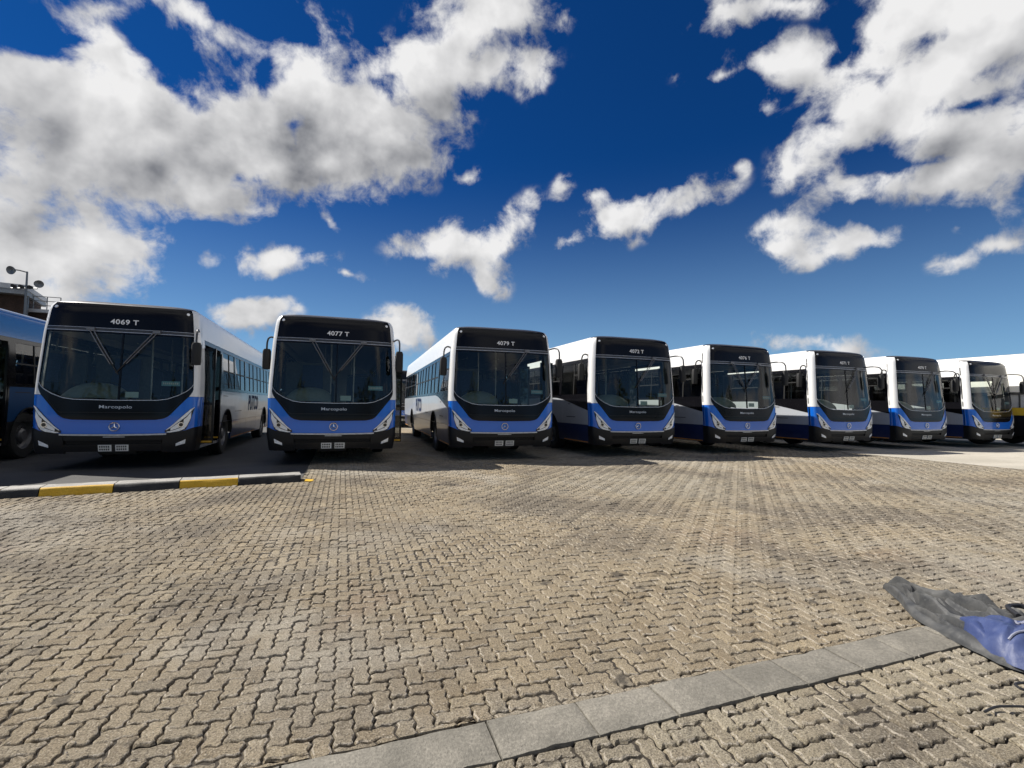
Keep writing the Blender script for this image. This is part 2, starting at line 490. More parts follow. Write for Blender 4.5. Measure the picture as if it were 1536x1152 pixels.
def text_verts(s, bold=0.0):
    """flat letters of cap height 1, centred on x, as (vertices, faces)"""
    key = (s, bold)
    if key in _text_cache:
        return _text_cache[key]
    cu = bpy.data.curves.new('lettering', 'FONT')
    cu.body = s
    cu.align_x = 'CENTER'
    cu.size = 1.0
    cu.offset = bold
    cu.space_character = 1.06
    cu.resolution_u = 3
    o = bpy.data.objects.new('lettering', cu)
    COL.objects.link(o)
    dg = bpy.context.evaluated_depsgraph_get()
    me = bpy.data.meshes.new_from_object(o.evaluated_get(dg))
    k = 1.0 / 0.69
    v = [(p.co.x * k, p.co.y * k) for p in me.vertices]
    f = [tuple(p.vertices) for p in me.polygons]
    bpy.data.objects.remove(o)
    bpy.data.curves.remove(cu)
    bpy.data.meshes.remove(me)
    _text_cache[key] = (v, f)
    return v, f


# ------------------------------------------------------------------ the bus: its outline
BUS_L = 12.0
ZT = [0.28, 0.60, 0.75, 1.40, 1.70, 2.50, 2.90, 3.00, 3.055, 3.09, 3.12, 3.14, 3.15]
WT = [1.20, 1.245, 1.25, 1.265, 1.260, 1.220, 1.180, 1.16, 1.125, 1.06, 0.92, 0.60, 0.01]
RZ = [0.28, 0.45, 0.60, 1.00, 1.30, 2.50, 2.90, 3.02, 3.08, 3.12, 3.14, 3.15]
RY = [0.05, 0.01, 0.00, 0.00, 0.02, 0.10, 0.14, 0.17, 0.23, 0.36, 0.60, 0.90]


Y1 = 0.28       # depth of the rounded front corner


def W(z):
    return lerp_table(z, ZT, WT)


def rake(z):
    return lerp_table(z, RZ, RY)


_ph = np.linspace(0, math.pi / 2, 4001)
_sx = np.sin(_ph) ** 0.5
_sy = Y1 * (1 - np.cos(_ph) ** 0.5)
_arc = np.concatenate([[0], np.cumsum(np.hypot(np.diff(_sx) * 1.25, np.diff(_sy)))])
_arc /= _arc[-1]


def p_of_u(u):
    s = -1 if u < 0 else 1
    return s * lerp_table(abs(u), _sx, _arc)


def front_pt(p, z, off=0.0):
    s = -1 if p < 0 else 1
    a = min(abs(p), 1.0)
    xn = lerp_table(a, _arc, _sx)
    yn = lerp_table(a, _arc, _sy)
    w = W(z)
    nx = xn ** 3 / w
    ny = -(max(0.0, Y1 - yn) / Y1) ** 3 / Y1
    ln = math.hypot(nx, ny)
    return (s * (xn * w + off * nx / ln), yn + rake(z) + off * ny / ln, z)


def fpatch(mb, u0, u1, zlo, zhi, nu, nv, off=0.0, depth=0.03):
    """panel on the front between u0 and u1, from zlo(u) to zhi(u)"""
    p0, p1 = p_of_u(u0), p_of_u(u1)

    def fn(a, b):
        p = p0 + (p1 - p0) * a
        u = (1 if p >= 0 else -1) * lerp_table(abs(p), _arc, _sx)
        lo = zlo(u) if callable(zlo) else zlo
        hi = zhi(u) if callable(zhi) else zhi
        return front_pt(p, lo + (hi - lo) * b, off)
    return mb.sheet(fn, nu, nv, (0, depth, 0)) if depth else mb.grid(fn, nu, nv)


def fdisc(mb, u, z, r, off, th=0.02, n=20, aspect=1.0):
    c = Vector(front_pt(p_of_u(u), z, 0))
    e = Vector(front_pt(p_of_u(u + 0.01 if u < 0.98 else u - 0.01), z, 0)) - c
    if u >= 0.98:
        e = -e
    e.normalize()
    upv = (Vector(front_pt(p_of_u(u), z + 0.02, 0)) - c).normalized()
    nrm = e.cross(upv).normalized()
    a = [c + e * (r * aspect * math.cos(t)) + upv * (r * math.sin(t)) + nrm * off for t in np.linspace(0, 2 * math.pi, n, endpoint=False)]
    b = [q - nrm * th for q in a]
    mb.poly(a)
    k = len(mb.v)
    mb.v += [tuple(q) for q in a + b]
    for i in range(n):
        mb.f.append((k + i, k + (i + 1) % n, k + n + (i + 1) % n, k + n + i))
    return mb


def ftext(s, u, z, h, off, mat, name, parent, bold=0.0, wide=1.0, extr=0.006):
    v, f = text_verts(s, bold)
    mb = MB()
    top = [front_pt(p_of_u(u + x * h * wide / W(z)), z + y * h, off) for x, y in v]
    mb.v = top
    mb.f = list(f)
    return mb.build(name, mat, parent, False)


def side_x(s, z, off=0.0):
    return s * (W(z) + off)


def spatch(mb, s, y0, y1, zlo, zhi, ny, nz, off=0.0, depth=0.03):
    def fn(a, b):
        y = y0 + (y1 - y0) * a
        lo = zlo(y) if callable(zlo) else zlo
        hi = zhi(y) if callable(zhi) else zhi
        z = lo + (hi - lo) * b
        yy = y + min(1.0, max(0.0, (0.9 - y) / (0.9 - Y1))) * rake(z)
        return (side_x(s, z, off), yy, z)
    return mb.sheet(fn, ny, nz, (-s * depth, 0, 0)) if depth else mb.grid(fn, ny, nz)


def stext(word, s, y, z, h, off, mat, name, parent, bold=0.0, wide=1.0):
    v, f = text_verts(word, bold)
    mb = MB()
    mb.v = [(side_x(s, z + b * h, off), y + s * a * h * wide, z + b * h) for a, b in v]
    mb.f = list(f)
    return mb.build(name, mat, parent, False)


# boundaries on the front, as heights over u = x / half width
def z_glass(u):
    return lerp_table(abs(u), [0, 0.50, 0.62, 0.75, 0.86, 0.925, 0.95], [1.265, 1.275, 1.30, 1.37, 1.46, 1.56, 1.70])


def z_mask(u):
    return lerp_table(abs(u), [0, 0.50, 0.60, 0.66, 0.89, 0.925, 0.95], [0.905, 0.915, 0.94, 0.99, 1.37, 1.45, 1.60])


def z_chin(u):
    return lerp_table(abs(u), [0, 0.4, 0.60, 0.75, 0.88, 0.95, 1.0], [0.655, 0.66, 0.665, 0.68, 0.72, 0.76, 0.78])


def arch(yc, base, r=0.60, axle=0.50):
    def fn(y):
        d = r * r - (y - yc) ** 2
        return max(base, axle + math.sqrt(d)) if d > 0 else base
    return fn


AXLES = (2.75, 8.7)


def skirt_lo(y):
    return max(arch(AXLES[0], 0.33)(y), arch(AXLES[1], 0.33)(y))


def make_wheel_meshes():
    t = MB().lathe_x([(-0.13, 0.29), (-0.145, 0.36), (-0.14, 0.46), (-0.11, 0.495), (0.11, 0.495), (0.14, 0.46), (0.145, 0.36), (0.13, 0.29)], 32)
    r = MB().lathe_x([(0.125, 0.29), (0.10, 0.285), (0.06, 0.27), (0.03, 0.22), (0.05, 0.15), (0.10, 0.14), (0.13, 0.10), (0.13, 0.001)], 32)
    for k in range(10):
        a = 2 * math.pi * k / 10
        y, z = 0.18 * math.cos(a), 0.18 * math.sin(a)
        r.tube([(0.03, y, z), (0.075, y, z)], 0.014, 6)
    return t.mesh('tyre', 'tyre'), r.mesh('rim', 'rim')


TYRE_ME, RIM_ME = make_wheel_meshes()


def make_seat_mesh():
    b = MB()
    for x0 in (-0.45, 0.01):
        def cush(a, c, x0=x0):
            return (x0 + 0.44 * a, 0.02 + 0.42 * c, 0.45 + 0.03 * math.sin(math.pi * a) + 0.02 * math.sin(math.pi * c))
        b.sheet(cush, 5, 3, (0, 0, -0.10))

        def back(a, c, x0=x0):
            return (x0 + 0.44 * a, 0.44 + 0.13 * c, 0.46 + 0.62 * c - 0.03 * (abs(a - 0.5) * 2) ** 3 * c)
        b.sheet(back, 5, 5, (0, 0.07, 0))
    b.tube([(-0.44, 0.60, 1.08), (-0.2, 0.61, 1.13), (0.22, 0.61, 1.13), (0.44, 0.60, 1.08)], 0.017, 6)
    b.box(-0.40, -0.36, 0.08, 0.40, 0.0, 0.37).box(0.34, 0.38, 0.08, 0.40, 0.0, 0.37)
    return b.mesh('seat', 'seat')


SEAT_ME = make_seat_mesh()


def make_bus(label, group, pal, name='city_bus'):
    """one bus with its front at y = 0 and its length along +y"""
    root = bpy.data.objects.new(name, None)
    root.empty_display_size = 0.5
    COL.objects.link(root)
    tag(root, label, 'bus', group)
    white, blue, navy, side = pal['top'], pal['front'], pal['skirt'], pal['side']

    # --- shell: pillars, roof edge, roof, rear
    b = MB()
    for s in (-1, 1):
        fpatch(b, s * 0.885, s * 0.932, 1.36, z_mask, 6, 4, 0.0, 0.03)
        fpatch(b, s * 0.9325, s * 1.0, 1.36, 3.05, 10, 24, 0.0, 0.04)
        spatch(b, s, Y1, 0.34 if s < 0 else 0.53, 1.36, 2.56, 2, 14, 0.0, 0.04)          # pillar turning into the side
        ys = Y1

        def cove(a, c, s=s):
            z = [2.52, 2.70, 2.88, 2.98, 3.02, 3.05][int(round(c * 5))]
            y = ys + (BUS_L - ys) * a
            yy = y + min(1.0, max(0.0, (0.9 - y) / (0.9 - Y1))) * rake(z)
            return (side_x(s, z), yy, z)
        b.grid(cove, 40, 5)
    zs = [3.05, 3.07, 3.09, 3.105, 3.12, 3.13, 3.14, 3.15]

    def roof(a, c):
        k = int(round(c * 14))
        s, z = (-1, zs[k]) if k <= 7 else (1, zs[14 - k])
        y0 = Y1 + rake(z)
        return (side_x(s, z) if z < 3.15 else 0.0, y0 + (BUS_L - 0.02 - y0) * a, z)
    b.grid(roof, 30, 14)
    # rear wall
    zr = [0.35, 0.75, 1.4, 2.0, 2.5, 2.9, 3.02, 3.08, 3.12, 3.14]

    def rear(a, c):
        z = zr[int(round(c * 9))]
        return (W(z) * (2 * a - 1), BUS_L - 0.02, z)
    b.grid(rear, 8, 9)
    body = b.build('body', white, root)

    # --- front roof visor
    b = MB()
    zv = [3.052, 3.07, 3.09, 3.105, 3.12, 3.13, 3.14, 3.15]

    def vis(a, c):
        return front_pt(-1 + 2 * a, zv[int(round(c * 7))], 0.002)
    b.grid(vis, 44, 7)
    b.build('roof_visor', 'visor', root)

    # --- destination board
    b = MB()
    fpatch(b, -0.928, 0.928, 2.60, lambda u: 3.045 - 0.10 * max(0.0, (abs(u) - 0.88) / 0.06) ** 2, 44, 8, 0.004, 0.04)
    board = b.build('destination_board', 'gloss_black', root)
    for s in (-1, 1):
        mb = MB()
        fdisc(mb, s * 0.87, 2.955, 0.026, 0.016, 0.02)
        mb.build('marker_lamp', 'lamp_white', board)
    b = MB()
    fpatch(b, -0.928, 0.928, 2.592, 2.599, 40, 1, 0.012, 0.02)
    fpatch(b, -0.932, 0.932, 2.530, 2.540, 40, 1, 0.012, 0.02)
    b.build('trim_strip', 'silver', root)
    b = MB()
    fpatch(b, -0.932, 0.932, 2.541, 2.591, 40, 2, 0.004, 0.03)
    b.build('wiper_panel', 'trim', root)

    # --- windscreen: two panes with a divider, black border
    for s in (-1, 1):
        b = MB()
        u0, u1 = (-0.92, 0.012) if s < 0 else (0.034, 0.92)
        fpatch(b, u0, u1, lambda u: z_glass(u) + 0.03, 2.50, 26, 14, -0.006, 0)
        b.build('windscreen_pane', 'screen', root)
    b = MB()
    fpatch(b, 0.012, 0.034, lambda u: z_glass(u) + 0.02, 2.50, 2, 10, 0.006, 0.03)
    fpatch(b, -0.932, 0.932, 2.50, 2.529, 40, 2, 0.002, 0.03)
    for s in (-1, 1):
        fpatch(b, s * 0.92, s * 0.931, lambda u: max(z_glass(u), 1.58), 2.50, 3, 20, 0.002, 0.04)
    b.build('screen_border', 'gloss_black', root)
    b = MB()
    fpatch(b, -0.93, 0.93, z_glass, lambda u: z_glass(u) + 0.012, 60, 1, 0.014, 0.02)
    b.build('screen_trim', 'silver', root)

    # --- black mask under the screen, with the maker's lettering
    b = MB()
    fpatch(b, -0.932, 0.932, z_mask, z_glass, 70, 6, 0.004, 0.04)
    mask = b.build('front_mask', 'gloss_black', root)
    ftext('Marcopolo', 0.0, 1.125, 0.055, 0.012, 'silver', 'lettering', mask, 0.012, 1.35)
    b = MB()
    fpatch(b, -0.80, 0.80, lambda u: max(1.045, z_mask(u) + 0.05), lambda u: max(1.052, z_mask(u) + 0.055), 40, 1, 0.009, 0.01)
    b.build('hatch_seam', 'seal', mask)

    # --- blue apron
    b = MB()
    fpatch(b, -1.0, 1.0, z_chin, lambda u: min(z_mask(u) if abs(u) < 0.9 else 9, 1.355), 100, 8, 0.0, 0.04)
    for s in (-1, 1):
        spatch(b, s, Y1, 0.34 if s < 0 else 0.53, 0.78, 1.355, 2, 8, 0.0, 0.04)
    apron = b.build('front_apron', blue, root)
    b = MB()
    fpatch(b, -0.66, 0.66, lambda u: z_mask(u) - 0.028, lambda u: z_mask(u) - 0.012, 50, 1, 0.010, 0.02)
    b.build('apron_crease', blue, apron)
    # three-pointed star in a ring
    b = MB()
    c = Vector(front_pt(0, 0.79, 0.018))
    b.tube([c + Vector((0.075 * math.cos(t), 0, 0.075 * math.sin(t))) for t in np.linspace(0, 2 * math.pi, 25)], 0.008, 6)
    for k in range(3):
        a = math.pi / 2 + k * 2 * math.pi / 3
        d = Vector((math.cos(a), 0, math.sin(a)))
        q = Vector((-d.z, 0, d.x))
        tip, l, r_ = c + d * 0.072, c + q * 0.014, c - q * 0.014
        ce = c + Vector((0, -0.012, 0))
        b.poly([ce, l, tip])
        b.poly([ce, tip, r_])
    b.build('star_emblem', 'chrome', apron, False)

    # --- bumper
    b = MB()
    fpatch(b, -1.0, -0.60, 0.31, z_chin, 24, 7, 0.012, 0.06)
    fpatch(b, 0.60, 1.0, 0.31, z_chin, 24, 7, 0.012, 0.06)
    fpatch(b, -0.598, 0.598, 0.54, lambda u: z_chin(u) - 0.035, 24, 3, 0.004, 0.06)
    fpatch(b, -0.598, 0.598, 0.34, 0.475, 24, 3, 0.012, 0.06)
    fpatch(b, -0.598, 0.598, 0.475, 0.54, 24, 1, -0.05, 0.02)
    for s in (-1, 1):
        spatch(b, s, Y1, 0.34 if s < 0 else 0.53, 0.31, 0.778, 2, 6, 0.010, 0.05)
    bump_o = b.build('bumper', 'bumper', root)
    b = MB()
    fpatch(b, -0.64, 0.64, lambda u: z_chin(u) - 0.030, lambda u: z_chin(u) - 0.004, 40, 1, 0.016, 0.03)
    b.build('chrome_strip', 'silver', bump_o)
    for k in range(3):
        b = MB()
        zz = 0.485 + 0.018 * k
        fpatch(b, -0.58, 0.58, zz, zz + 0.009, 20, 1, -0.012, 0.03)
        b.build('grille_bar', 'bumper', bump_o)
    b = MB()
    fpatch(b, -0.13, 0.13, 0.598, 0.610, 6, 1, 0.012, 0.02)
    b.build('tow_cover', 'silver', bump_o)
    for u0, u1 in ((-0.185, -0.025), (0.025, 0.185)):
        b = MB()
        fpatch(b, u0, u1, 0.345, 0.462, 4, 2, 0.03, 0.012)
        pl = b.build('number_plate', 'plate', bump_o)
        b = MB()
        for zz in (0.362, 0.412):
            n = 5
            for q in range(n):
                a0 = u0 + 0.014 + (u1 - u0 - 0.028) * q / n
                fpatch(b, a0, a0 + 0.018, zz, zz + 0.034, 1, 1, 0.032, 0)
        b.build('plate_characters', 'plate_ink', pl, False)
    b = MB()
    fpatch(b, -0.20, 0.20, 0.325, 0.475, 6, 2, 0.016, 0.02)
    b.build('plate_bracket', 'seal', bump_o)
    for s in (-1, 1):
        b = MB()
        fpatch(b, s * 0.76, s * 0.90, lambda u: 0.40 + 0.06 * (abs(u) - 0.76) / 0.14, lambda u: 0.47 + 0.11 * (abs(u) - 0.76) / 0.14, 6, 3, 0.016, 0.03)
        fo = b.build('fog_lamp_housing', 'lamp_dark', bump_o)
        b = MB()
        fpatch(b, s * 0.775, s * 0.885, lambda u: 0.415 + 0.06 * (abs(u) - 0.76) / 0.14, lambda u: 0.46 + 0.10 * (abs(u) - 0.76) / 0.14, 5, 3, 0.022, 0.01)
        b.build('fog_lamp', 'lamp_white', fo)

    # --- headlights
    def hl_hi(u):
        return lerp_table(abs(u), [0.62, 0.70, 0.80, 0.87, 0.92, 0.955], [0.715, 0.81, 0.955, 1.06, 1.13, 1.16])

    def hl_lo(u):
        return lerp_table(abs(u), [0.62, 0.68, 0.80, 0.88, 0.92, 0.955], [0.685, 0.672, 0.69, 0.74, 0.90, 1.12])

    def band(b, s, u0, u1, lo, hi, nu, off, depth):
        fpatch(b, s * u0, s * u1, lambda u: hl_lo(u) + (hl_hi(u) - hl_lo(u)) * lo, lambda u: hl_lo(u) + (hl_hi(u) - hl_lo(u)) * hi, nu, 3, off, depth)
    for s in (-1, 1):
        b = MB()
        band(b, s, 0.62, 0.955, 0.0, 1.0, 16, 0.012, 0.03)
        h = b.build('headlight', 'lamp_dark', root)
        b = MB()
        band(b, s, 0.635, 0.955, 0.76, 0.97, 16, 0.020, 0.01)
        b.build('daylight_strip', 'lamp_white', h)
        b = MB()
        band(b, s, 0.645, 0.86, 0.06, 0.26, 12, 0.020, 0.01)
        b.build('daylight_strip', 'lamp_white', h)
        b = MB()
        band(b, s, 0.69, 0.80, 0.32, 0.70, 6, 0.017, 0.01)
        b.build('reflector', 'lamp_clear', h)
        b = MB()
        band(b, s, 0.845, 0.925, 0.12, 0.68, 6, 0.018, 0.01)
        b.build('reflector', 'lamp_clear', h)
        b = MB()
        fdisc(b, s * 0.815, 0.825, 0.048, 0.026, 0.02)
        ln = b.build('lens_ring', 'chrome', h)
        b = MB()
        fdisc(b, s * 0.815, 0.825, 0.035, 0.030, 0.01)
        b.build('lens', 'lamp_dark', ln)

    # --- wipers: twin arms hanging from the panel over the screen
    for (ua, ub, zb) in ((-0.40, -0.10, 1.93), (0.43, 0.06, 1.95)):
        b = MB()
        for d in (0.0, 0.05):
            pts = []
            for t in np.linspace(0, 1, 6):
                u = ua + d + (ub + d * 0.7 - ua - d) * t
                z = 2.575 + (zb - 2.575) * t
                pts.append(front_pt(p_of_u(u), z, 0.035 + 0.015 * math.sin(math.pi * t)))
            b.tube(pts, 0.0075, 6)
        pv = Vector(front_pt(p_of_u(ua + 0.025), 2.575, 0.03))
        b.box(pv.x - 0.06, pv.x + 0.06, pv.y - 0.02, pv.y + 0.03, pv.z - 0.03, pv.z + 0.025)
        wp = b.build('wiper', 'rim', root)
        b = MB()
        pts = []
        for t in np.linspace(0, 1, 6):
            u = ub + 0.015 + (ua - ub) * (t - 0.30) * 0.95
            z = zb + (2.575 - zb) * (t - 0.30) * 0.95
            pts.append(front_pt(p_of_u(u), z, 0.022))
        b.tube(pts, 0.011, 5)
        b.build('wiper_blade', 'seal', wp)

    # --- mirrors on hooked arms
    for s in (-1, 1):
        b = MB()
        x0 = W(2.6) - 0.03
        if s > 0:
            pts = [(x0 - 0.02, 0.40, 2.62), (x0 + 0.03, 0.20, 2.66), (x0 + 0.07, -0.06, 2.65), (x0 + 0.09, -0.17, 2.58), (x0 + 0.09, -0.19, 2.45), (x0 + 0.09, -0.19, 2.36)]
        else:
            pts = [(x0, 0.46, 2.58), (x0 + 0.06, 0.47, 2.63), (x0 + 0.14, 0.50, 2.62), (x0 + 0.17, 0.52, 2.54), (x0 + 0.175, 0.52, 2.44), (x0 + 0.175, 0.52, 2.36)]
        # smooth the hook
        P = [Vector((s * q[0], q[1], q[2])) for q in pts]
        sm = [P[0]]
        for a, c in zip(P, P[1:]):
            sm += [a.lerp(c, 0.3), a.lerp(c, 0.7)]
        sm.append(P[-1])
        b.tube(sm, 0.018, 8)
        arm = b.build('mirror_arm', 'trim' if s > 0 else 'chassis', root)
        e = P[-1]
        b = MB()

        def head(a, c, e=e):
            t = 2 * math.pi * a
            k = [0.0, 0.75, 1.0, 1.0, 0.9, 0.0][int(round(c * 5))]
            zz = [0.03, 0.02, -0.03, -0.34, -0.40, -0.41][int(round(c * 5))]
            sq = lambda v: math.copysign(abs(v) ** 0.6, v)
            return (e.x + 0.080 * k * sq(math.cos(t)), e.y + 0.03 + 0.06 * k * sq(math.sin(t)), e.z + zz)
        b.grid(head, 16, 5)
        hd = b.build('mirror_head', 'chassis', arm)
        b = MB()
        b.box(e.x - 0.062, e.x + 0.062, e.y + 0.088, e.y + 0.094, e.z - 0.36, e.z - 0.05)
        b.build('mirror_glass', 'mirror_glass', hd)

    # --- sides
    for s in (-1, 1):
        door = s > 0
        ystart = 2.02 if door else 0.345
        # black window band: rails and pillars
        pitch = 1.42
        wy0 = 2.14 if door else 2.02
        edges = [wy0 + pitch * k for k in range(8) if wy0 + pitch * k < BUS_L]
        b = MB()
        spatch(b, s, ystart, BUS_L - 0.02, 2.43, 2.515, 24, 2, 0.0, 0.03)
        lowz = (lambda y: 1.52) if door else (lambda y: lerp_table(y, [0.34, 2.0, 2.4], [1.17, 1.50, 1.52]))
        spatch(b, s, ystart, BUS_L - 0.02, lowz, lambda y: lowz(y) + 0.075, 24, 1, 0.0, 0.03)
        for e in edges:
            if e + 0.1 < BUS_L:
                spatch(b, s, e - 0.07, e + 0.07, 1.595, 2.43, 2, 6, 0.0, 0.03)
        if edges[-1] + 0.07 < BUS_L - 0.05:
            pass
        if not door:
            spatch(b, s, 0.345, 0.42, lambda y: lowz(y) + 0.075, 2.43, 2, 8, 0.0, 0.03)
            spatch(b, s, 0.42, 1.95, lambda y: lowz(y) + 0.075, lambda y: max(1.60, lowz(y) + 0.08), 8, 1, 0.0, 0.03)
        else:
            spatch(b, s, 2.02, 2.07, 1.595, 2.43, 1, 6, 0.0, 0.03)
        b.build('window_band', 'gloss_black', root)
        # panes
        for y0, y1 in zip(edges, edges[1:] + [BUS_L - 0.02]):
            if y1 - y0 < 0.4:
                continue
            b = MB()
            spatch(b, s, y0 + 0.07, y1 - 0.07, 1.59, 2.435, 4, 6, -0.014, 0)
            pn = b.build('side_window', 'window', root)
            b = MB()
            ym = (y0 + y1) / 2
            spatch(b, s, y0 + 0.07, y1 - 0.07, 1.985, 2.015, 3, 1, -0.004, 0.02)
            spatch(b, s, ym - 0.016, ym + 0.016, 1.595, 2.43, 1, 5, -0.002, 0.02)
            b.build('window_sash', 'seal', pn)
        if not door:
            b = MB()
            spatch(b, s, 0.42, 1.95, 1.60, 2.435, 6, 8, -0.014, 0)
            pn = b.build('driver_window', 'window', root)
            b = MB()
            spatch(b, s, 1.16, 1.20, 1.60, 2.43, 1, 6, -0.004, 0.02)
            spatch(b, s, 0.42, 1.16, 2.10, 2.13, 4, 1, -0.004, 0.02)
            b.build('window_sash', 'seal', pn)
        # painted panels with seams between them
        cuts = ([2.02, 3.5, 5.2, 7.0, 8.9, 10.5, BUS_L - 0.02] if door else [0.345, 1.85, 3.4, 5.2, 7.0, 8.9, 10.5, BUS_L - 0.02])
        for y0, y1 in zip(cuts, cuts[1:]):
            b = MB()
            spatch(b, s, y0, y1 - 0.008, lambda y: max(0.805, skirt_lo(y)), lambda y: lowz(y) - 0.004, 26, 5, 0.0, 0.03)
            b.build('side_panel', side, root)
            b = MB()
            spatch(b, s, y0, y1 - 0.008, lambda y: min(0.798, skirt_lo(y)), 0.80, 26, 4, 0.0, 0.03)
            sk = b.build('skirt_panel', navy, root)
            if not (y0 < AXLES[0] < y1) and not (y0 < AXLES[1] < y1):
                b = MB()
                spatch(b, s, y0 + 0.03, y1 - 0.04, 0.345, 0.372, 4, 1, 0.004, 0)
                b.build('reflective_tape', 'tape', sk)
        # arch lips
        for yc in AXLES:
            b = MB()

            def lip(a, c, yc=yc, s=s):
                t = math.pi * (0.0 + 1.0 * a)
                r = 0.60 - 0.03 * c
                z = 0.50 + r * math.sin(t)
                return (side_x(s, z, 0.012 - 0.10 * (c > 0.7)), yc + r * math.cos(t), z)
            b.grid(lip, 20, 3)
            b.build('wheel_arch', 'seal', root)
            for xs in ((1.08,) if yc == AXLES[0] else (1.08,)):
                wh = link('wheel', TYRE_ME, root, (s * (xs - 0.03), yc, 0.495))
                rm = link('rim', RIM_ME, wh)
                if s < 0:
                    rm.rotation_euler = (0, 0, math.pi)
        # small hatch marks on the panels
        b = MB()
        if not door:
            for yy, zz, ln in ((1.05, 0.98, 0.55), (1.35, 1.33, 0.14), (3.9, 1.02, 0.7)):
                spatch(b, s, yy, yy + ln, zz, zz + 0.018, 3, 1, 0.004, 0)
        else:
            for yy, zz, ln in ((2.2, 1.40, 0.5), (3.6, 1.02, 0.9), (7.4, 1.02, 0.9)):
                spatch(b, s, yy, yy + ln, zz, zz + 0.014, 3, 1, 0.004, 0)
        b.build('hatch_slot', 'seal', root)
        if pal.get('word'):
            stext(pal['word'], s, 6.35, 1.04, 0.42, 0.006, 'letter_navy', 'lettering', root, 0.03, 0.82)

    # --- doorway, open folded leaves, step
    b = MB()
    for y0, y1 in ((0.535, 0.58), (1.97, 2.02)):
        spatch(b, 1, y0, y1, 0.36, 2.515, 1, 14, 0.002, 0.10)
    spatch(b, 1, 0.58, 1.97, 2.43, 2.515, 6, 1, 0.002, 0.10)
    b.build('door_frame', 'gloss_black', root)
    for y0, x0, x1 in ((0.61, 1.10, 1.43), (1.90, 0.96, 1.27)):
        b = MB()
        for xa, xb in ((x0, x0 + 0.04), (x1 - 0.04, x1)):
            b.box(xa, xb, y0, y0 + 0.035, 0.42, 2.36)
        for za, zb in ((0.42, 0.52), (1.20, 1.25), (2.30, 2.36)):
            b.box(x0 + 0.04, x1 - 0.04, y0 + 0.003, y0 + 0.032, za, zb)
        lf = b.build('door_leaf', 'gloss_black', root, False)
        b = MB()
        b.box(x0 + 0.04, x1 - 0.04, y0 + 0.012, y0 + 0.018, 0.52, 1.20)
        b.box(x0 + 0.04, x1 - 0.04, y0 + 0.012, y0 + 0.018, 1.25, 2.30)
        b.build('door_glass', 'window', lf, False)
        b = MB()
        b.box(x0 + 0.02, x1 - 0.02, y0 - 0.008, y0 - 0.002, 0.44, 0.475)
        b.build('reflective_tape', 'step_yellow', lf, False)
    b = MB()
    b.box(0.55, 1.20, 0.60, 1.96, 0.34, 0.38)
    b.box(0.45, 0.90, 0.60, 1.96, 0.62, 0.66)
    b.box(0.90, 0.92, 0.60, 1.96, 0.38, 0.62)
    b.box(0.44, 0.46, 0.60, 1.96, 0.66, 0.93)
    st = b.build('door_step', 'floor', root, False)
    b = MB()
    b.box(1.195, 1.215, 0.60, 1.96, 0.335, 0.385)
    b.build('step_edge', 'silver', st, False)
    b = MB()
    b.box(0.895, 0.925, 0.60, 1.96, 0.635, 0.668)
    b.build('step_edge', 'step_yellow', st, False)

    # --- underside
    b = MB()
    b.box(-0.95, 0.95, 0.35, 0.72, 0.45, 0.92)
    b.box(-0.75, 0.42, 0.72, BUS_L - 0.3, 0.42, 0.90)
    for yc in AXLES:
        b.tube([(-1.0, yc, 0.495), (1.0, yc, 0.495)], 0.09, 10)
    b.box(-0.3, 0.25, 0.30, 1.4, 0.26, 0.45)
    b.build('chassis', 'chassis', root, False)
    # --- cabin
    b = MB()
    b.box(-1.18, 0.44, 0.40, BUS_L - 0.06, 0.90, 0.93)
    b.box(0.44, 1.18, 2.0, BUS_L - 0.06, 0.90, 0.93)
    b.build('cabin_floor', 'floor', root, False)
    b = MB()

    def ceil(a, c):
        x = -1.1 + 2.2 * a
        return (x, 0.75 + (BUS_L - 0.9) * c, 2.62 + 0.34 * (1 - (abs(x) / 1.12) ** 3))
    b.grid(ceil, 12, 4)
    b.build('cabin_ceiling', 'lining', root)
    b = MB()

    def dash(a, c):
        x = -1.05 + 2.05 * a
        prof = [(0.22, 1.00), (0.24, 1.22), (0.34, 1.27), (0.62, 1.25), (0.72, 1.15), (0.74, 0.94)]
        y, z = prof[int(round(c * 5))]
        yo = 0.10 * abs(x) ** 4
        return (x, y + yo, z)
    b.grid(dash, 20, 5)
    d = b.build('dashboard', 'dash', root)
    b = MB()

    def bino(a, c):
        x = -1.0 + 0.92 * a
        t = math.pi * (0.02 + 0.96 * c)
        hump = (1 - (abs(a - 0.55) / 0.56) ** 2.6)
        return (x, 0.58 - 0.27 * math.cos(t), 1.24 + 0.36 * math.sin(t) ** 0.6 * max(0.0, hump) ** 0.6)
    b.grid(bino, 18, 10)
    b.build('instrument_binnacle', 'dash', d)
    b = MB()
    c = Vector((-0.55, 1.02, 1.50))
    ax = Vector((0, 0.55, -0.83)).normalized()
    e1 = Vector((1, 0, 0))
    e2 = ax.cross(e1)
    b.tube([c + (e1 * math.cos(t) + e2 * math.sin(t)) * 0.23 for t in np.linspace(0, 2 * math.pi, 25)], 0.016, 6)
    for t in (0.3, math.pi - 0.3, 1.5 * math.pi):
        b.tube([c, c + (e1 * math.cos(t) + e2 * math.sin(t)) * 0.23], 0.013, 5)
    b.tube([c, (-0.55, 0.72, 1.15)], 0.04, 8)
    b.build('steering_wheel', 'chassis', root)
    ds = MB()
    ds.sheet(lambda a, c: (-0.80 + 0.5 * a, 1.35 + 0.48 * c, 1.36 + 0.03 * math.sin(math.pi * a)), 5, 3, (0, 0, -0.12))
    ds.sheet(lambda a, c: (-0.80 + 0.5 * a + 0.06 * c * (0.5 - a), 1.84 + 0.16 * c, 1.38 + 0.80 * c), 5, 6, (0, 0.09, 0))
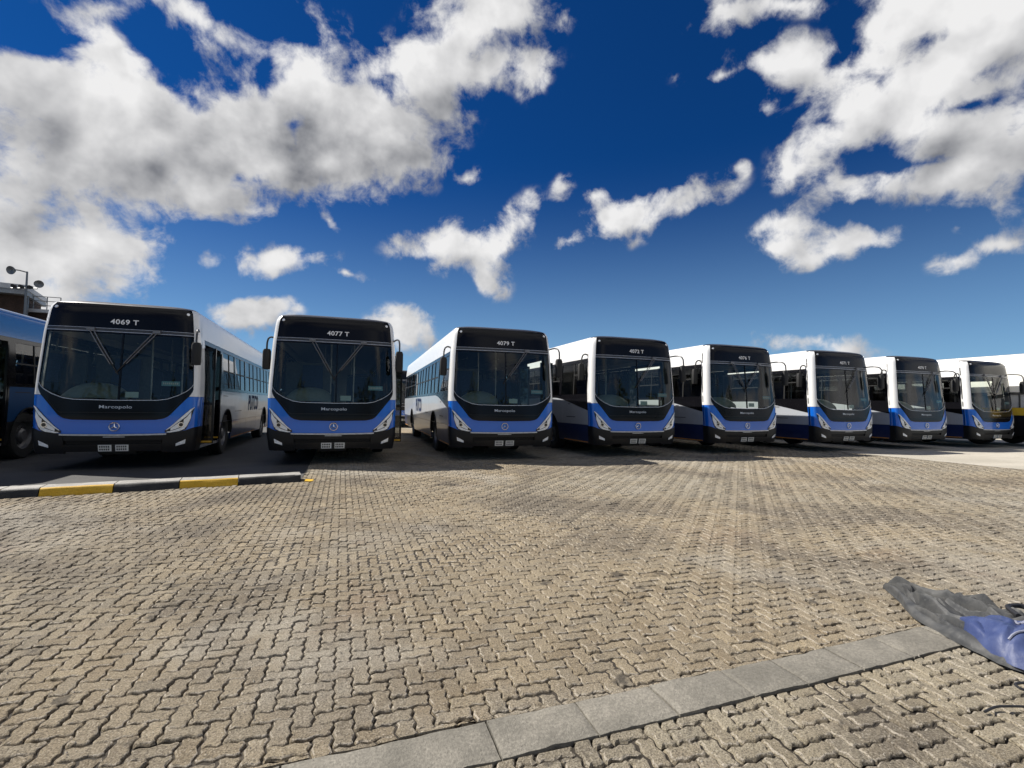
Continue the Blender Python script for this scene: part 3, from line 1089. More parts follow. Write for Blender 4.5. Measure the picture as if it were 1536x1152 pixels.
    ds.box(-0.65, -0.45, 1.45, 1.7, 0.93, 1.24)
    ds.build('driver_seat', 'seat', root)
    b = MB()
    b.box(-1.15, -0.15, 2.12, 2.15, 0.93, 2.25)
    b.build('partition', 'seat_shell', root, False)
    b = MB()
    for x, y in ((-0.14, 2.14), (0.40, 2.3), (-0.36, 4.2), (0.36, 4.2), (-0.36, 6.2), (0.36, 6.2), (-0.36, 8.4), (0.36, 8.4)):
        b.tube([(x, y, 0.93), (x, y, 2.88)], 0.018, 8)
    for x in (-0.45, 0.45):
        b.tube([(x, 2.2, 2.55), (x, BUS_L - 0.5, 2.55)], 0.016, 8)
    b.build('grab_poles', 'pole', root)
    for k in range(11):
        for s in (-1, 1):
            y = 2.65 + 0.80 * k
            link('seat', SEAT_ME, root, (s * 0.70, y, 0.93))
    # notices behind the screen
    b = MB()
    fpatch(b, 0.09, 0.255, 1.325, 1.43, 3, 2, -0.03, 0)
    b.build('paper_notice', 'notice', root)
    b = MB()
    fpatch(b, 0.53, 0.765, 1.555, 1.645, 3, 2, -0.03, 0)
    stk = b.build('screen_sticker', 'sticker', root)
    b = MB()
    for q in range(8):
        fpatch(b, 0.55 + 0.025 * q, 0.566 + 0.025 * q, 1.585, 1.62, 1, 1, -0.024, 0)
    b.build('sticker_print', 'letter', stk, False)
    return root, board


PAL_WHITE = dict(top='white', front='blue', skirt='navy', side='side_shaded', word='PUTCO')
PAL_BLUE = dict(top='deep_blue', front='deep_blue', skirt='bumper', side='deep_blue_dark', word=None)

# ------------------------------------------------------------------ ground materials
def paver_mat(name, tones, joint_dark=False):
    m, g, out = new_mat(name)
    p = world_pos(g)
    at = g.n('ShaderNodeAttribute', attribute_name='tint')
    rnd = g.n('ShaderNodeObjectInfo').outputs['Random']
    t = g.math('FRACT', g.math('ADD', at.outputs['Fac'], rnd))
    cr = g.n('ShaderNodeValToRGB')
    els = cr.color_ramp.elements
    els[0].position = 0.0
    els[0].color = tones[0] + (1,)
    els[1].position = 1.0
    els[1].color = tones[-1] + (1,)
    for i, c in enumerate(tones[1:-1]):
        e = els.new((i + 1) / (len(tones) - 1))
        e.color = c + (1,)
    g.put(cr.inputs[0], t)
    col = cr.outputs[0]
    # the laying batches differ: greyer in some areas, yellower in others
    batch = g.noise(g.vmath('ADD', p, (2.9, 6.2, 0.0)), 0.17, 3.0, 0.55, 0.5)
    col = g.mix(g.ramp(batch, 0.42, 0.60, 0.0, 0.75), col, g.mix(1.0, col, (0.90, 0.98, 1.12), 'MULTIPLY'))
    # wide stains and pale worn tracks
    st = g.noise(p, 0.55, 5.0, 0.6, 0.6)
    col = g.mix(g.ramp(st, 0.46, 0.64, 0.0, 0.72), col, (0.125, 0.105, 0.082))
    drip = g.noise(g.vmath('ADD', p, (21.0, 3.0, 0.0)), 1.7, 4.0, 0.6, 0.8)
    col = g.mix(g.ramp(drip, 0.62, 0.74, 0.0, 0.75), col, (0.06, 0.052, 0.044))
    pale = g.noise(g.vmath('ADD', p, (11.3, 4.1, 0.0)), 0.42, 6.0, 0.65, 0.8)
    col = g.mix(g.ramp(pale, 0.50, 0.68, 0.0, 0.6), col, (0.43, 0.395, 0.33))
    rust = g.noise(g.vmath('ADD', p, (3.3, 17.1, 0.0)), 0.7, 4.0, 0.6, 0.4)
    col = g.mix(g.ramp(rust, 0.58, 0.74, 0.0, 0.35), col, (0.24, 0.155, 0.105))
    # bevelled edges are paler in patches
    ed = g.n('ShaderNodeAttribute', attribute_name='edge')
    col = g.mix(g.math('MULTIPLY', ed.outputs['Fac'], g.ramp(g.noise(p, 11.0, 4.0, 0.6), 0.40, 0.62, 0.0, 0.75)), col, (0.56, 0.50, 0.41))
    # aggregate
    sp = g.noise(p, 150.0, 4.0, 0.75)
    sp2 = g.noise(p, 48.0, 5.0, 0.75)
    col = g.mix(g.ramp(sp, 0.34, 0.52, 0.85, 0.0), col, (0.05, 0.044, 0.037))
    col = g.mix(g.ramp(sp, 0.53, 0.70, 0.0, 0.75), col, (0.62, 0.57, 0.49))
    col = g.mix(g.ramp(sp2, 0.30, 0.50, 0.5, 0.0), col, (0.13, 0.105, 0.08))
    spots = g.noise(g.vmath('ADD', p, (7.7, 1.9, 0.0)), 5.2, 3.0, 0.55)
    col = g.mix(g.ramp(spots, 0.64, 0.72, 0.0, 0.7), col, (0.05, 0.045, 0.04))
    chalk = g.noise(g.vmath('ADD', p, (1.7, 9.9, 0.0)), 3.1, 6.0, 0.7, 1.5)
    col = g.mix(g.ramp(chalk, 0.66, 0.74, 0.0, 0.7), col, (0.60, 0.57, 0.51))
    h = g.math('ADD', g.math('MULTIPLY', sp, 0.6), g.math('MULTIPLY', sp2, 1.0))
    principled(g, out, col, 0.85, 0.0, 0.25, normal=bump(g, h, 1.0, 0.016))
    return m


def ground_mat(name, a, b, scale=0.4, fine=60.0, rough=0.85, crack=None, strength=0.5):
    m, g, out = new_mat(name)
    p = world_pos(g)
    f = g.noise(p, scale, 8.0, 0.65, 0.4)
    col = g.mix(g.ramp(f, 0.35, 0.68), a, b)
    sp = g.noise(p, fine, 4.0, 0.7)
    col = g.mix(g.ramp(sp, 0.35, 0.65, 0.45, 0.0), col, tuple(c * 0.45 for c in a))
    col = g.mix(g.ramp(sp, 0.62, 0.78, 0.0, 0.4), col, tuple(min(0.8, c * 1.9) for c in b))
    if crack:
        st = g.noise(p, 1.3, 5.0, 0.6, 1.0)
        col = g.mix(g.ramp(st, 0.58, 0.70, 0.0, 0.6), col, crack)
    principled(g, out, col, rough, 0.0, 0.3, normal=bump(g, g.noise(p, fine * 1.5, 4.0, 0.65), strength, 0.006))
    return m


TONES_A = [(0.27, 0.212, 0.135), (0.315, 0.253, 0.165), (0.35, 0.285, 0.192), (0.285, 0.237, 0.165), (0.385, 0.312, 0.205)]
TONES_B = [(0.30, 0.25, 0.17), (0.37, 0.315, 0.22), (0.335, 0.29, 0.21), (0.41, 0.35, 0.245)]
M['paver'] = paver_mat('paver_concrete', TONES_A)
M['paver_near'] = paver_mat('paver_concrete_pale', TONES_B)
M['bed'] = ground_mat('joint_sand', (0.030, 0.025, 0.020), (0.07, 0.058, 0.044), 2.5, 120.0)
M['asphalt'] = ground_mat('asphalt', (0.065, 0.064, 0.064), (0.105, 0.102, 0.098), 0.5, 140.0, 0.8)
M['yard'] = ground_mat('yard_ground', (0.22, 0.20, 0.165), (0.32, 0.29, 0.24), 0.12, 25.0)
M['apron'] = ground_mat('concrete_apron', (0.40, 0.37, 0.31), (0.52, 0.48, 0.41), 0.35, 40.0, crack=(0.28, 0.25, 0.2))
M['slab'] = ground_mat('edging_concrete', (0.165, 0.154, 0.130), (0.27, 0.25, 0.21), 2.5, 75.0, crack=(0.13, 0.12, 0.11), strength=1.0)


def sheet_obj(name, x0, x1, y0, y1, z, mat, kind='structure', parent=None):
    b = MB()
    b.v = [(x0, y0, z), (x1, y0, z), (x1, y1, z), (x0, y1, z)]
    b.f = [(0, 1, 2, 3)]
    o = b.build(name, mat, parent, False)
    if kind:
        o['kind'] = kind
    return o


sheet_obj('ground', -400, 400, -300, 500, -0.10, 'yard')
APRON_X = 14.35
sheet_obj('concrete_apron', APRON_X, 60, -2, 60, -0.002, 'apron')

# kerb line of the parking bay on the left
K0 = Vector((-6.6, 7.58))
K1 = Vector((-0.60, 8.48))
KD = (K1 - K0).normalized()
KN = Vector((-KD.y, KD.x))
KEND = K1


def kerb_y(x):
    return K0.y + (x - K0.x) * KD.y / KD.x


b = MB()
b.v = [(-40, kerb_y(-40) + 0.2, -0.004), (-0.62, kerb_y(-0.62) + 0.2, -0.004), (-0.62, 60, -0.004), (-40, 60, -0.004)]
b.f = [(0, 1, 2, 3)]
b.build('asphalt_bay', 'asphalt', None, False)['kind'] = 'structure'

# ------------------------------------------------------------------ pavers: wavy-edged blocks laid in herringbone
UNIT = 0.078
AMP = 0.095
SLAB_Y0, SLAB_Y1 = 1.69, 1.915
SLAB_MID = 1.80
SEGP = [(0.27, 1.0), (0.73, -1.0)]


def h_edge(i, j):
    sg = 1
    return [(i + t, j + AMP * w * sg) for t, w in SEGP]


def v_edge(i, j):
    sg = -1
    return [(i + AMP * w * sg, j + t) for t, w in SEGP]


def outline(o, i, j):
    """boundary of the block on the unit grid, counter-clockwise"""
    a, c = (2, 1) if o == 0 else (1, 2)
    pts = []
    for k in range(a):
        pts += [(i + k, j)] + h_edge(i + k, j)
    for k in range(c):
        pts += [(i + a, j + k)] + v_edge(i + a, j + k)
    for k in range(a, 0, -1):
        pts += [(i + k, j + c)] + h_edge(i + k - 1, j + c)[::-1]
    for k in range(c, 0, -1):
        pts += [(i, j + k)] + v_edge(i, j + k - 1)[::-1]
    return np.array(pts, float)


PROTO = {}
for o_ in (0, 1):
    for par in (0, 1):
        PROTO[(o_, par)] = outline(o_, par, 0) - np.array((par + (1.0 if o_ == 0 else 0.5), 0.5 if o_ == 0 else 1.0))


def rings(o_, par, joint, bevel):
    """lower and upper outlines of one block in metres about its centre"""
    q = PROTO[(o_, par)]
    half = np.array((1.0, 0.5) if o_ == 0 else (0.5, 1.0))
    lo = q * UNIT * (1 - joint / (half * UNIT))
    hi = q * UNIT * (1 - (joint + bevel) / (half * UNIT))
    return lo, hi


NP_ = len(PROTO[(0, 0)])
camp = np.array(cam.matrix_world.translation)
cr_, cu_, cb_ = [np.array(m3.col[k]) for k in range(3)]


def in_view(x, y, margin):
    d = np.stack([x - camp[0], y - camp[1], np.full_like(x, -camp[2])], -1)
    zc = d @ (-cb_)
    xc, yc = d @ cr_, d @ cu_
    return (zc > 0.3) & (np.abs(xc) < zc * 1.073 + margin) & (yc > -0.805 * zc - margin), zc, xc / np.maximum(zc, .3), yc / np.maximum(zc, .3)


Y_FAR = 17.0
ii, jj = np.meshgrid(np.arange(int(-8.5 / UNIT), int(APRON_X / UNIT) + 2), np.arange(0, int(Y_FAR / UNIT)), indexing='ij')
ii, jj = ii.ravel(), jj.ravel()
md = (ii - jj) % 4
bl = []
for o_, sel in ((0, md == 0), (1, md == 3)):
    I, J = ii[sel], jj[sel]
    cx = (I + (1.0 if o_ == 0 else 0.5)) * UNIT
    cy = (J + (0.5 if o_ == 0 else 1.0)) * UNIT
    vis, zc, sx_, sy_ = in_view(cx, cy, 0.9)
    ky = kerb_y(cx)
    keep = vis & (cx < APRON_X + 0.05)
    keep &= ~((cx < -0.62) & (cy > ky + 0.1))
    hh = UNIT * (0.5 if o_ == 0 else 1.0)
    keep &= ~((cy - hh > SLAB_Y0 - 0.012) & (cy + hh < SLAB_Y1 + 0.012))
    for i, j, x, y, zz, a, c in zip(I[keep], J[keep], cx[keep], cy[keep], zc[keep], sx_[keep], sy_[keep]):
        inside = abs(a) < 1.05 and abs(c) < 0.79
        bl.append((o_, int(i), int(j), float(x), float(y), float(zz), inside))
rng = np.random.default_rng(5)

paving = bpy.data.objects.new('block_paving', None)
COL.objects.link(paving)
tag(paving, kind='structure')
bedm = MB()
bedm.v = [(-12, -1.5, -0.019), (APRON_X, -1.5, -0.019), (APRON_X, 60, -0.019), (-0.62, 60, -0.019), (-0.62, kerb_y(-0.62) + 0.15, -0.019), (-12, kerb_y(-12) + 0.15, -0.019)]
bedm.f = [(0, 1, 2, 3, 4, 5)]
bedm.build('joint_sand', 'bed', paving, False)

JOINT, BEVEL, DROP = 0.0016, 0.0080, 0.008


def cut_flag(x, y):
    for lim in (SLAB_Y0, SLAB_Y1):
        if abs(y - lim) < 0.11:
            return True
    return abs(x - APRON_X) < 0.11


order = sorted(range(len(bl)), key=lambda k: bl[k][5])
single = []
for k in order:
    o_, i, j, x, y, zz, inside = bl[k]
    if inside and not cut_flag(x, y) and len(single) < 300:
        single.append(k)
single_set = set(single)
pmesh = {}
for key, zone, var in [(k, zn, v) for k in PROTO for zn in ('paver', 'paver_near') for v in range(6)]:
    if True:
        lo, hi = rings(key[0], key[1], JOINT + (0.0012 if zone == 'paver_near' else 0.0) + 0.0004 * var, BEVEL + (0.003 if zone == 'paver_near' else 0.0))
        lo, hi = lo + rng.normal(0, 0.0012, lo.shape), hi + rng.normal(0, 0.0012, hi.shape)
        mb = MB()
        mb.v = [(p[0], p[1], -DROP - 0.006) for p in lo] + [(p[0], p[1], -0.0045) for p in (lo * 0.6 + hi * 0.4)] + [(p[0], p[1], 0.0) for p in hi]
        for r_ in (0, 1):
            for k in range(NP_):
                a, c = r_ * NP_ + k, r_ * NP_ + (k + 1) % NP_
                mb.f.append((a, c, c + NP_, a + NP_))
        mb.f.append(tuple(range(2 * NP_, 3 * NP_)))
        me = bpy.data.meshes.new('paver')
        me.from_pydata(mb.v, [], mb.f)
        me.materials.append(M[zone])
        me.polygons.foreach_set('use_smooth', [True] * (2 * NP_) + [False])
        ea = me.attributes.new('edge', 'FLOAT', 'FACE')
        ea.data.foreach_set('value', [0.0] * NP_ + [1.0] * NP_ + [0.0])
        pmesh[key + (zone, var)] = me


def settle(x, y):
    """gentle unevenness of the laid surface"""
    return 0.010 * mnoise.noise((x * 0.8, y * 0.8, 3.1)) + 0.004 * mnoise.noise((x * 2.7, y * 2.7, 1.1)) - 0.006


for k in single:
    o_, i, j, x, y, zz, inside = bl[k]
    zone = 'paver_near' if y < SLAB_Y0 else 'paver'
    ob = link('paver', pmesh[(o_, (i + j) % 2, zone, random.randrange(6))], paving, (x, y, settle(x, y) + random.gauss(0, 0.0022)))
    ob.rotation_euler = (random.gauss(0, 0.034), random.gauss(0, 0.034), random.gauss(0, 0.014))

for zone in ('paver', 'paver_near'):
    V, F, T, ED = [], [], [], []
    base = 0
    for k, rec in enumerate(bl):
        if k in single_set:
            continue
        o_, i, j, x, y, zz, inside = rec
        if (y < SLAB_MID) != (zone == 'paver_near'):
            continue
        wear = max(0.0, mnoise.noise((x * 1.1, y * 1.1, 8.8)) + 0.15) + (0.35 if zone == 'paver_near' else 0.0)
        lo, hi = rings(o_, (i + j) % 2, JOINT + 0.0030 * wear + abs(rng.normal(0, 0.0006)), BEVEL + 0.005 * wear)
        gx, gy, dz = rng.normal(0, 0.034), rng.normal(0, 0.034), settle(x, y) + rng.normal(0, 0.0022)
        rz = rng.normal(0, 0.014)
        ca, sa = math.cos(rz), math.sin(rz)
        near = zz < 6.0
        ringset = [(lo, -DROP - 0.006), (lo * 0.6 + hi * 0.4, -0.0045), (hi, 0.0)] if near else [(lo, -DROP - 0.006), (hi, 0.0)]
        for q, z0 in ringset:
            jit = rng.normal(0, 0.0011, (NP_, 2)) if near else 0.0
            q = q + jit
            px = q[:, 0] * ca - q[:, 1] * sa
            py = q[:, 0] * sa + q[:, 1] * ca
            pz = z0 + dz + gx * px + gy * py
            wx, wy = x + px, y + py
            if cut_flag(x, y):
                wx = np.minimum(wx, APRON_X - 0.004)
                if y < SLAB_MID:
                    wy = np.minimum(wy, SLAB_Y0 - 0.004)
                else:
                    wy = np.maximum(wy, SLAB_Y1 + 0.004)
            V.append(np.stack([wx, wy, pz], -1))
        nr = len(ringset)
        for r_ in range(nr - 1):
            for e in range(NP_):
                a, c = base + r_ * NP_ + e, base + r_ * NP_ + (e + 1) % NP_
                F.append((a, c, c + NP_, a + NP_))
        F.append(tuple(range(base + (nr - 1) * NP_, base + nr * NP_)))
        T += [float(rng.random())] * ((nr - 1) * NP_ + 1)
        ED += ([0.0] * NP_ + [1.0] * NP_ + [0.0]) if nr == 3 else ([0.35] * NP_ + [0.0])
        base += nr * NP_
    me = bpy.data.meshes.new('paver_field')
    me.from_pydata(np.concatenate(V).tolist(), [], F)
    at = me.attributes.new('tint', 'FLOAT', 'FACE')
    at.data.foreach_set('value', T)
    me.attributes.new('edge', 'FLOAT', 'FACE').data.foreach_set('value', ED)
    me.materials.append(M[zone])
    link('paver_field', me, paving)['kind'] = 'stuff'
sheet_obj('paving_beyond', -0.62, APRON_X, Y_FAR - 0.05, 60, -0.006, 'paver', None, paving)

# flush concrete edging between the two fields of paving
edging = bpy.data.objects.new('concrete_edging', None)
COL.objects.link(edging)
tag(edging, kind='structure')
xs = [-1.75, -1.32, -0.90, -0.17, 0.58, 0.98, 1.36, 1.77, 2.09, 2.47, 2.84, 3.25, 3.66, 4.07, 4.48, 4.9, 5.3]
for x0, x1 in zip(xs, xs[1:]):
    b = MB()
    g0 = 0.004
    n = 24

    def top(a, c, x0=x0, x1=x1):
        ed = 0.006 if a in (0, 1) or c in (0, 1) else 0.0
        x = x0 + g0 + (x1 - x0 - 2 * g0) * a
        y = SLAB_Y0 + 0.004 + (SLAB_Y1 - SLAB_Y0 - 0.008) * c
        if c in (0, 1):
            y += (0.5 - c) * 0.022 * max(0.0, mnoise.noise((x * 14, c * 5, 4.4)))
        return (x + 0.004 * mnoise.noise((x * 9, y * 9, 2)), y + 0.005 * mnoise.noise((x * 9, y * 9, 7)), 0.004 - ed + 0.002 * mnoise.noise((x * 6, y * 6, 1)))
    b.sheet(top, n, 5, (0, 0, -0.05))
    o = b.build('edging_slab', 'slab', edging, True)
    o.rotation_euler = (random.gauss(0, 0.001), random.gauss(0, 0.001), 0)

# ------------------------------------------------------------------ painted kerb
M['kerb_black'] = ground_mat('kerb_black_paint', (0.016, 0.016, 0.017), (0.035, 0.034, 0.033), 5.0, 70.0, 0.55, crack=(0.12, 0.11, 0.10))
M['kerb_yellow'] = ground_mat('kerb_yellow_paint', (0.62, 0.36, 0.02), (0.70, 0.43, 0.04), 5.0, 70.0, 0.6, crack=(0.30, 0.21, 0.09))
M['kerb_top'] = ground_mat('kerb_concrete', (0.27, 0.26, 0.24), (0.40, 0.385, 0.36), 4.0, 70.0, 0.7, crack=(0.16, 0.155, 0.15))
kerb = bpy.data.objects.new('painted_kerb', None)
COL.objects.link(kerb)
kerb.location = (KEND.x, KEND.y, 0)
kerb.rotation_euler = (0, 0, math.atan2(KD.y, KD.x))
tag(kerb, 'low concrete kerb painted in black and yellow blocks in front of the parked buses', 'kerb')
cuts = [0.0, -0.89, -1.64, -2.40, -3.17, -3.55, -4.35, -5.1, -5.9]
for k, (x1, x0) in enumerate(zip(cuts, cuts[1:])):
    b = MB()
    prof = [(0.0, -0.03), (0.03, 0.06), (0.05, 0.092), (0.085, 0.11), (0.33, 0.11), (0.34, 0.10), (0.35, -0.03)]
    rows = 10

    def kf(a, c, x0=x0, x1=x1, k=k):
        q = c * (len(prof) - 1)
        i = min(int(q), len(prof) - 2)
        f = q - i
        y = prof[i][0] + (prof[i + 1][0] - prof[i][0]) * f
        z = prof[i][1] + (prof[i + 1][1] - prof[i][1]) * f
        x = x0 + 0.006 + (x1 - x0 - 0.012) * a
        w = 0.012 * mnoise.noise((x * 4, y * 12, z * 12))
        if k == 0 and a > 0.9:
            y = y + (0.12 - y) * (a - 0.9) / 0.1 * 0.25 if y < 0.12 else y
        return (x, y - w * 0.6, z + w * 0.5 * (0.02 < z))
    b.grid(kf, rows, 18)
    b.poly([kf(1, c / 18) for c in range(19)])
    b.poly([kf(0, c / 18) for c in range(18, -1, -1)])
    o = b.build('kerb_block', 'kerb_yellow' if k % 2 else 'kerb_black', kerb)
    o.data.materials.append(M['kerb_top'])
    for p in o.data.polygons:
        if p.center.y > 0.075 and p.center.z > 0.08:
            p.material_index = 1
b = MB()
b.grid(lambda a, c: (-0.56 + 0.13 * a + 0.02 * math.sin(9 * c), 8.44 + 0.22 * c + 0.02 * math.sin(7 * a), 0.006), 4, 4)
tag(b.build('yellow_paint_mark', 'kerb_yellow', None), kind='structure')

# ------------------------------------------------------------------ buses in the row
BX = [-3.911, -0.169, 3.529, 7.162, 10.819, 14.624, 18.313, 21.924]
BY = [10.637, 10.490, 10.461, 10.519, 10.564, 10.382, 10.400, 10.277]
NUM = ['4069 T', '4077 T', '4079 T', '4072 T', '4076 T', '4071 T', '4070 T', None]
GROUP = 'white and blue buses parked in a row'
LAB = ['white and blue bus with the number 4069 T, parked behind the painted kerb',
       'white and blue bus with the number 4077 T, at the end of the painted kerb',
       'white and blue bus numbered 4079 T, third in the row, its left side windows showing',
       'white and blue bus numbered 4072 T, fourth in the row, just beyond bus 4079 T',
       'white and blue bus numbered 4076 T, fifth in the row, next after bus 4072 T',
       'white and blue bus numbered 4071 T, third from the far end of the row',
       'white and blue bus numbered 4070 T, last but one before the bus without a number',
       'last white and blue bus of the row, blank number board, beside the white coach']
proto, pboard = make_bus(LAB[0], GROUP, PAL_WHITE)
roots = [proto]
for k in range(1, 8):
    roots.append(copy_tree(proto))
wob = [0.004, -0.004, -0.036, -0.006, 0.007, 0.010, -0.004, 0.004]
for ch in [q for q in proto.children if q.name.startswith('mirror_arm') and q.data.vertices[0].co.x < 0]:
    for sub_ in list(ch.children_recursive) + [ch]:      # the first bus shows no mirror on that side
        bpy.data.objects.remove(sub_)
for k in (2, 3, 5, 6):
    # only the right-hand wiper shows on these
    wp_ = [q for q in roots[k].children if q.name.startswith('wiper') and 'panel' not in q.name]
    wp_ = [q for q in wp_ if sum(v.co.x for v in q.data.vertices) < 0]
    for q in wp_:
        for sub_ in list(q.children_recursive) + [q]:
            bpy.data.objects.remove(sub_)
for k, r_ in enumerate(roots):
    r_.location = (BX[k], BY[k], 0)
    r_.rotation_euler = (0, 0, wob[k])
    r_['label'] = LAB[k]
    if NUM[k]:
        bd = [c for c in r_.children if c.name.startswith('destination_board')][0]
        ftext(NUM[k], 0.03, 2.685, 0.088, 0.012, 'letter', 'fleet_number', bd, 0.02, 1.12)

# a second row of the same buses well behind
back = []
for k, (x, y, rz) in enumerate(((3.15, 26.5, 0.0),)):
    c = copy_tree(proto)
    c.location = (x, y, 0)
    c.rotation_euler = (0, 0, rz)
    c['label'] = 'distant white and blue bus seen through the gap between buses 4077 T and 4079 T'
    del c['group']
    for bd in [q for q in c.children if q.name.startswith('destination_board')]:
        for q in list(bd.children):
            if q.name.startswith('fleet_number'):
                bpy.data.objects.remove(q)

# the darker blue bus at the left edge
blue_bus, _ = make_bus('dark blue bus with open door and black skirt at the left edge', None, PAL_BLUE)
blue_bus.location = (-7.62, 10.45, 0)

# ------------------------------------------------------------------ white coach beside the last bus
def make_coach():
    root = bpy.data.objects.new('white_coach', None)
    COL.objects.link(root)
    root.location = (24.85, 9.35, 0)
    tag(root, 'tall white coach with yellow stripe and barred windows beyond the last bus', 'coach')
    L = 11.6
    prof = [(1.22, 0.42), (1.25, 0.8), (1.26, 1.18), (1.26, 1.40), (1.25, 1.9), (1.23, 2.05), (1.20, 3.0), (1.14, 3.30), (0.98, 3.46), (0.6, 3.53), (0.0, 3.55)]

    def at(z):
        zs_ = [q[1] for q in prof]
        return lerp_table(z, zs_, [q[0] for q in prof])

    def strip(b, z0, z1, nz, off, ends=True, y0=0.0, y1=L):
        for s in (-1, 1):
            b.sheet(lambda a, c, s=s: (s * (at(z0 + (z1 - z0) * c) + off), y0 + (y1 - y0) * a, z0 + (z1 - z0) * c), 12, nz, (-s * 0.04, 0, 0))
        if ends:
            for y in (y0, y1):
                b.grid(lambda a, c, y=y: ((2 * a - 1) * (at(z0 + (z1 - z0) * c) + off), y + (0.10 * (z0 + (z1 - z0) * c - 1) if y == 0 and z0 > 1 else 0), z0 + (z1 - z0) * c), 8, nz)
        return b
    strip(MB(), 2.02, 3.55, 14, 0.0).build('body', 'coach_white', root)
    strip(MB(), 1.16, 1.44, 2, 0.004).build('yellow_stripe', 'yellow', root)
    strip(MB(), 0.42, 1.155, 4, 0.0).build('skirt', 'bumper', root)
    strip(MB(), 1.93, 2.018, 1, 0.008).build('window_rail', 'trim', root)
    strip(MB(), 1.445, 1.925, 2, -0.03).build('window_pane', 'lining', root)
    for k in range(13):
        y = 0.1 + k * (L - 0.2) / 12
        for s in (-1, 1):
            MB().box(s * 1.245 - 0.014, s * 1.245 + 0.014, y - 0.02, y + 0.02, 1.445, 1.93).build('window_bar', 'trim', root, False)
    MB().box(-1.2, 1.2, 0.2, L - 0.2, 0.40, 0.46).build('chassis', 'chassis', root, False)
    for yc in (2.3, 8.2):
        for s in (-1, 1):
            wh = link('wheel', TYRE_ME, root, (s * 1.10, yc, 0.495))
            rm = link('rim', RIM_ME, wh)
            if s < 0:
                rm.rotation_euler = (0, 0, math.pi)
    b = MB()
    b.tube([(-1.24, 2.6 + 0.001, 2.72), (-1.24, 2.9, 2.72), (-1.24, 2.95, 2.86), (-1.24, 2.75, 2.93), (-1.24, 2.55, 2.86), (-1.24, 2.6, 2.72)], 0.012, 5)
    b.build('roof_vent', 'silver', root)
    return root


make_coach()

# ------------------------------------------------------------------ depot building at far left
M['wall_brown'] = ground_mat('brown_brick_wall', (0.045, 0.028, 0.02), (0.075, 0.044, 0.032), 1.5, 12.0)
M['roof_sheet'] = plain_mat('grey_roof_sheet', (0.26, 0.27, 0.28), 0.5, 0.2, var=0.1, scale=3)
M['fascia'] = plain_mat('pale_fascia', (0.5, 0.5, 0.5), 0.6, var=0.08, scale=3)
M['galv'] = plain_mat('galvanised_steel', (0.16, 0.165, 0.17), 0.45, 0.5)
M['dark_glass'] = plain_mat('dark_window', (0.015, 0.02, 0.025), 0.08)
bld = bpy.data.objects.new('depot_building', None)
COL.objects.link(bld)
bld.location = (-19.9, 40, 0)
bld.rotation_euler = (0, 0, R(14))
tag(bld, 'dark brown brick depot building with pale flat roof edge behind the blue bus', 'building')
b = MB()
b.box(-16, 0, 0, 4, 0, 8.0)
b.build('wall', 'wall_brown', bld, False)
b = MB()
b.box(-16.6, 0.2, -0.7, 4.3, 8.0, 8.5)
rf = b.build('roof', 'roof_sheet', bld, False)
MB().box(-16.65, 0.26, -0.76, -0.70, 8.30, 8.62).build('fascia_board', 'fascia', rf, False)
MB().box(0.20, 0.26, -0.70, 4.3, 8.30, 8.62).build('fascia_board', 'fascia', rf, False)
for x in (-14, -11, -8, -5, -2.2):
    f = MB().box(x - 0.8, x + 0.8, -0.05, 0.0, 5.6, 7.0).build('window', 'fascia', bld, False)
    MB().box(x - 0.7, x + 0.7, -0.07, -0.052, 5.7, 6.9).build('pane', 'dark_glass', f, False)
MB().box(0.02, 0.16, 0.1, 0.24, 0, 8.0).build('downpipe', 'galv', bld, False)

wing = bpy.data.objects.new('low_building', None)
COL.objects.link(wing)
wing.location = (-20.6, 41, 0)
tag(wing, 'lower flat roofed block with railing beside the brown depot building', 'building')
MB().box(0, 2.2, 0, 10, 0, 7.1).build('wall', 'wall_brown', wing, False)
MB().box(-0.15, 2.35, -0.25, 10.2, 7.1, 7.32).build('roof', 'fascia', wing, False)
b = MB()
for z in (7.6, 7.9, 8.2):
    b.tube([(0.0, -0.1, z), (2.2, -0.1, z)], 0.025, 5)
for k in range(4):
    b.tube([(k * 0.73, -0.1, 7.3), (k * 0.73, -0.1, 8.2)], 0.03, 5)
b.build('railing', 'galv', wing)

mast = bpy.data.objects.new('floodlight_mast', None)
COL.objects.link(mast)
mast.location = (-19.05, 38.4, -0.45)
tag(mast, 'slim steel mast with round floodlights beside the brown depot building', 'mast')
MB().tube([(0, 0, 0), (0, 0, 8.3), (0.0, 0, 9.75)], 0.07, 8, [1.0, 0.9, 0.7]).build('pole', 'galv', mast)
MB().tube([(0, 0, 9.7), (-0.35, -0.05, 9.78), (-0.6, -0.1, 9.8)], 0.04, 6).build('arm', 'galv', mast)
MB().tube([(-0.75, 0, 8.62), (0.55, 0, 8.72)], 0.045, 6).build('arm', 'galv', mast)
for (x, z, r_, yaw) in ((-0.68, 9.78, 0.26, -0.3), (0.52, 9.05, 0.24, 0.6)):
    b = MB().lathe_x([(0.0, 0.02), (0.02, 0.12), (0.10, r_ * 0.7), (0.22, r_), (0.26, r_), (0.25, r_ * 0.92), (0.16, 0.001)], 20)
    o = b.build('floodlight', 'galv', mast)
    o.location = (x, 0.1, z)
    o.rotation_euler = (0, R(12), -math.pi / 2 + yaw)
for x in (-0.62, -0.25, 0.2):
    MB().tube([(x, -0.14, 8.78), (x, 0.14, 8.78)], 0.10, 10).build('siren', 'chassis', mast)

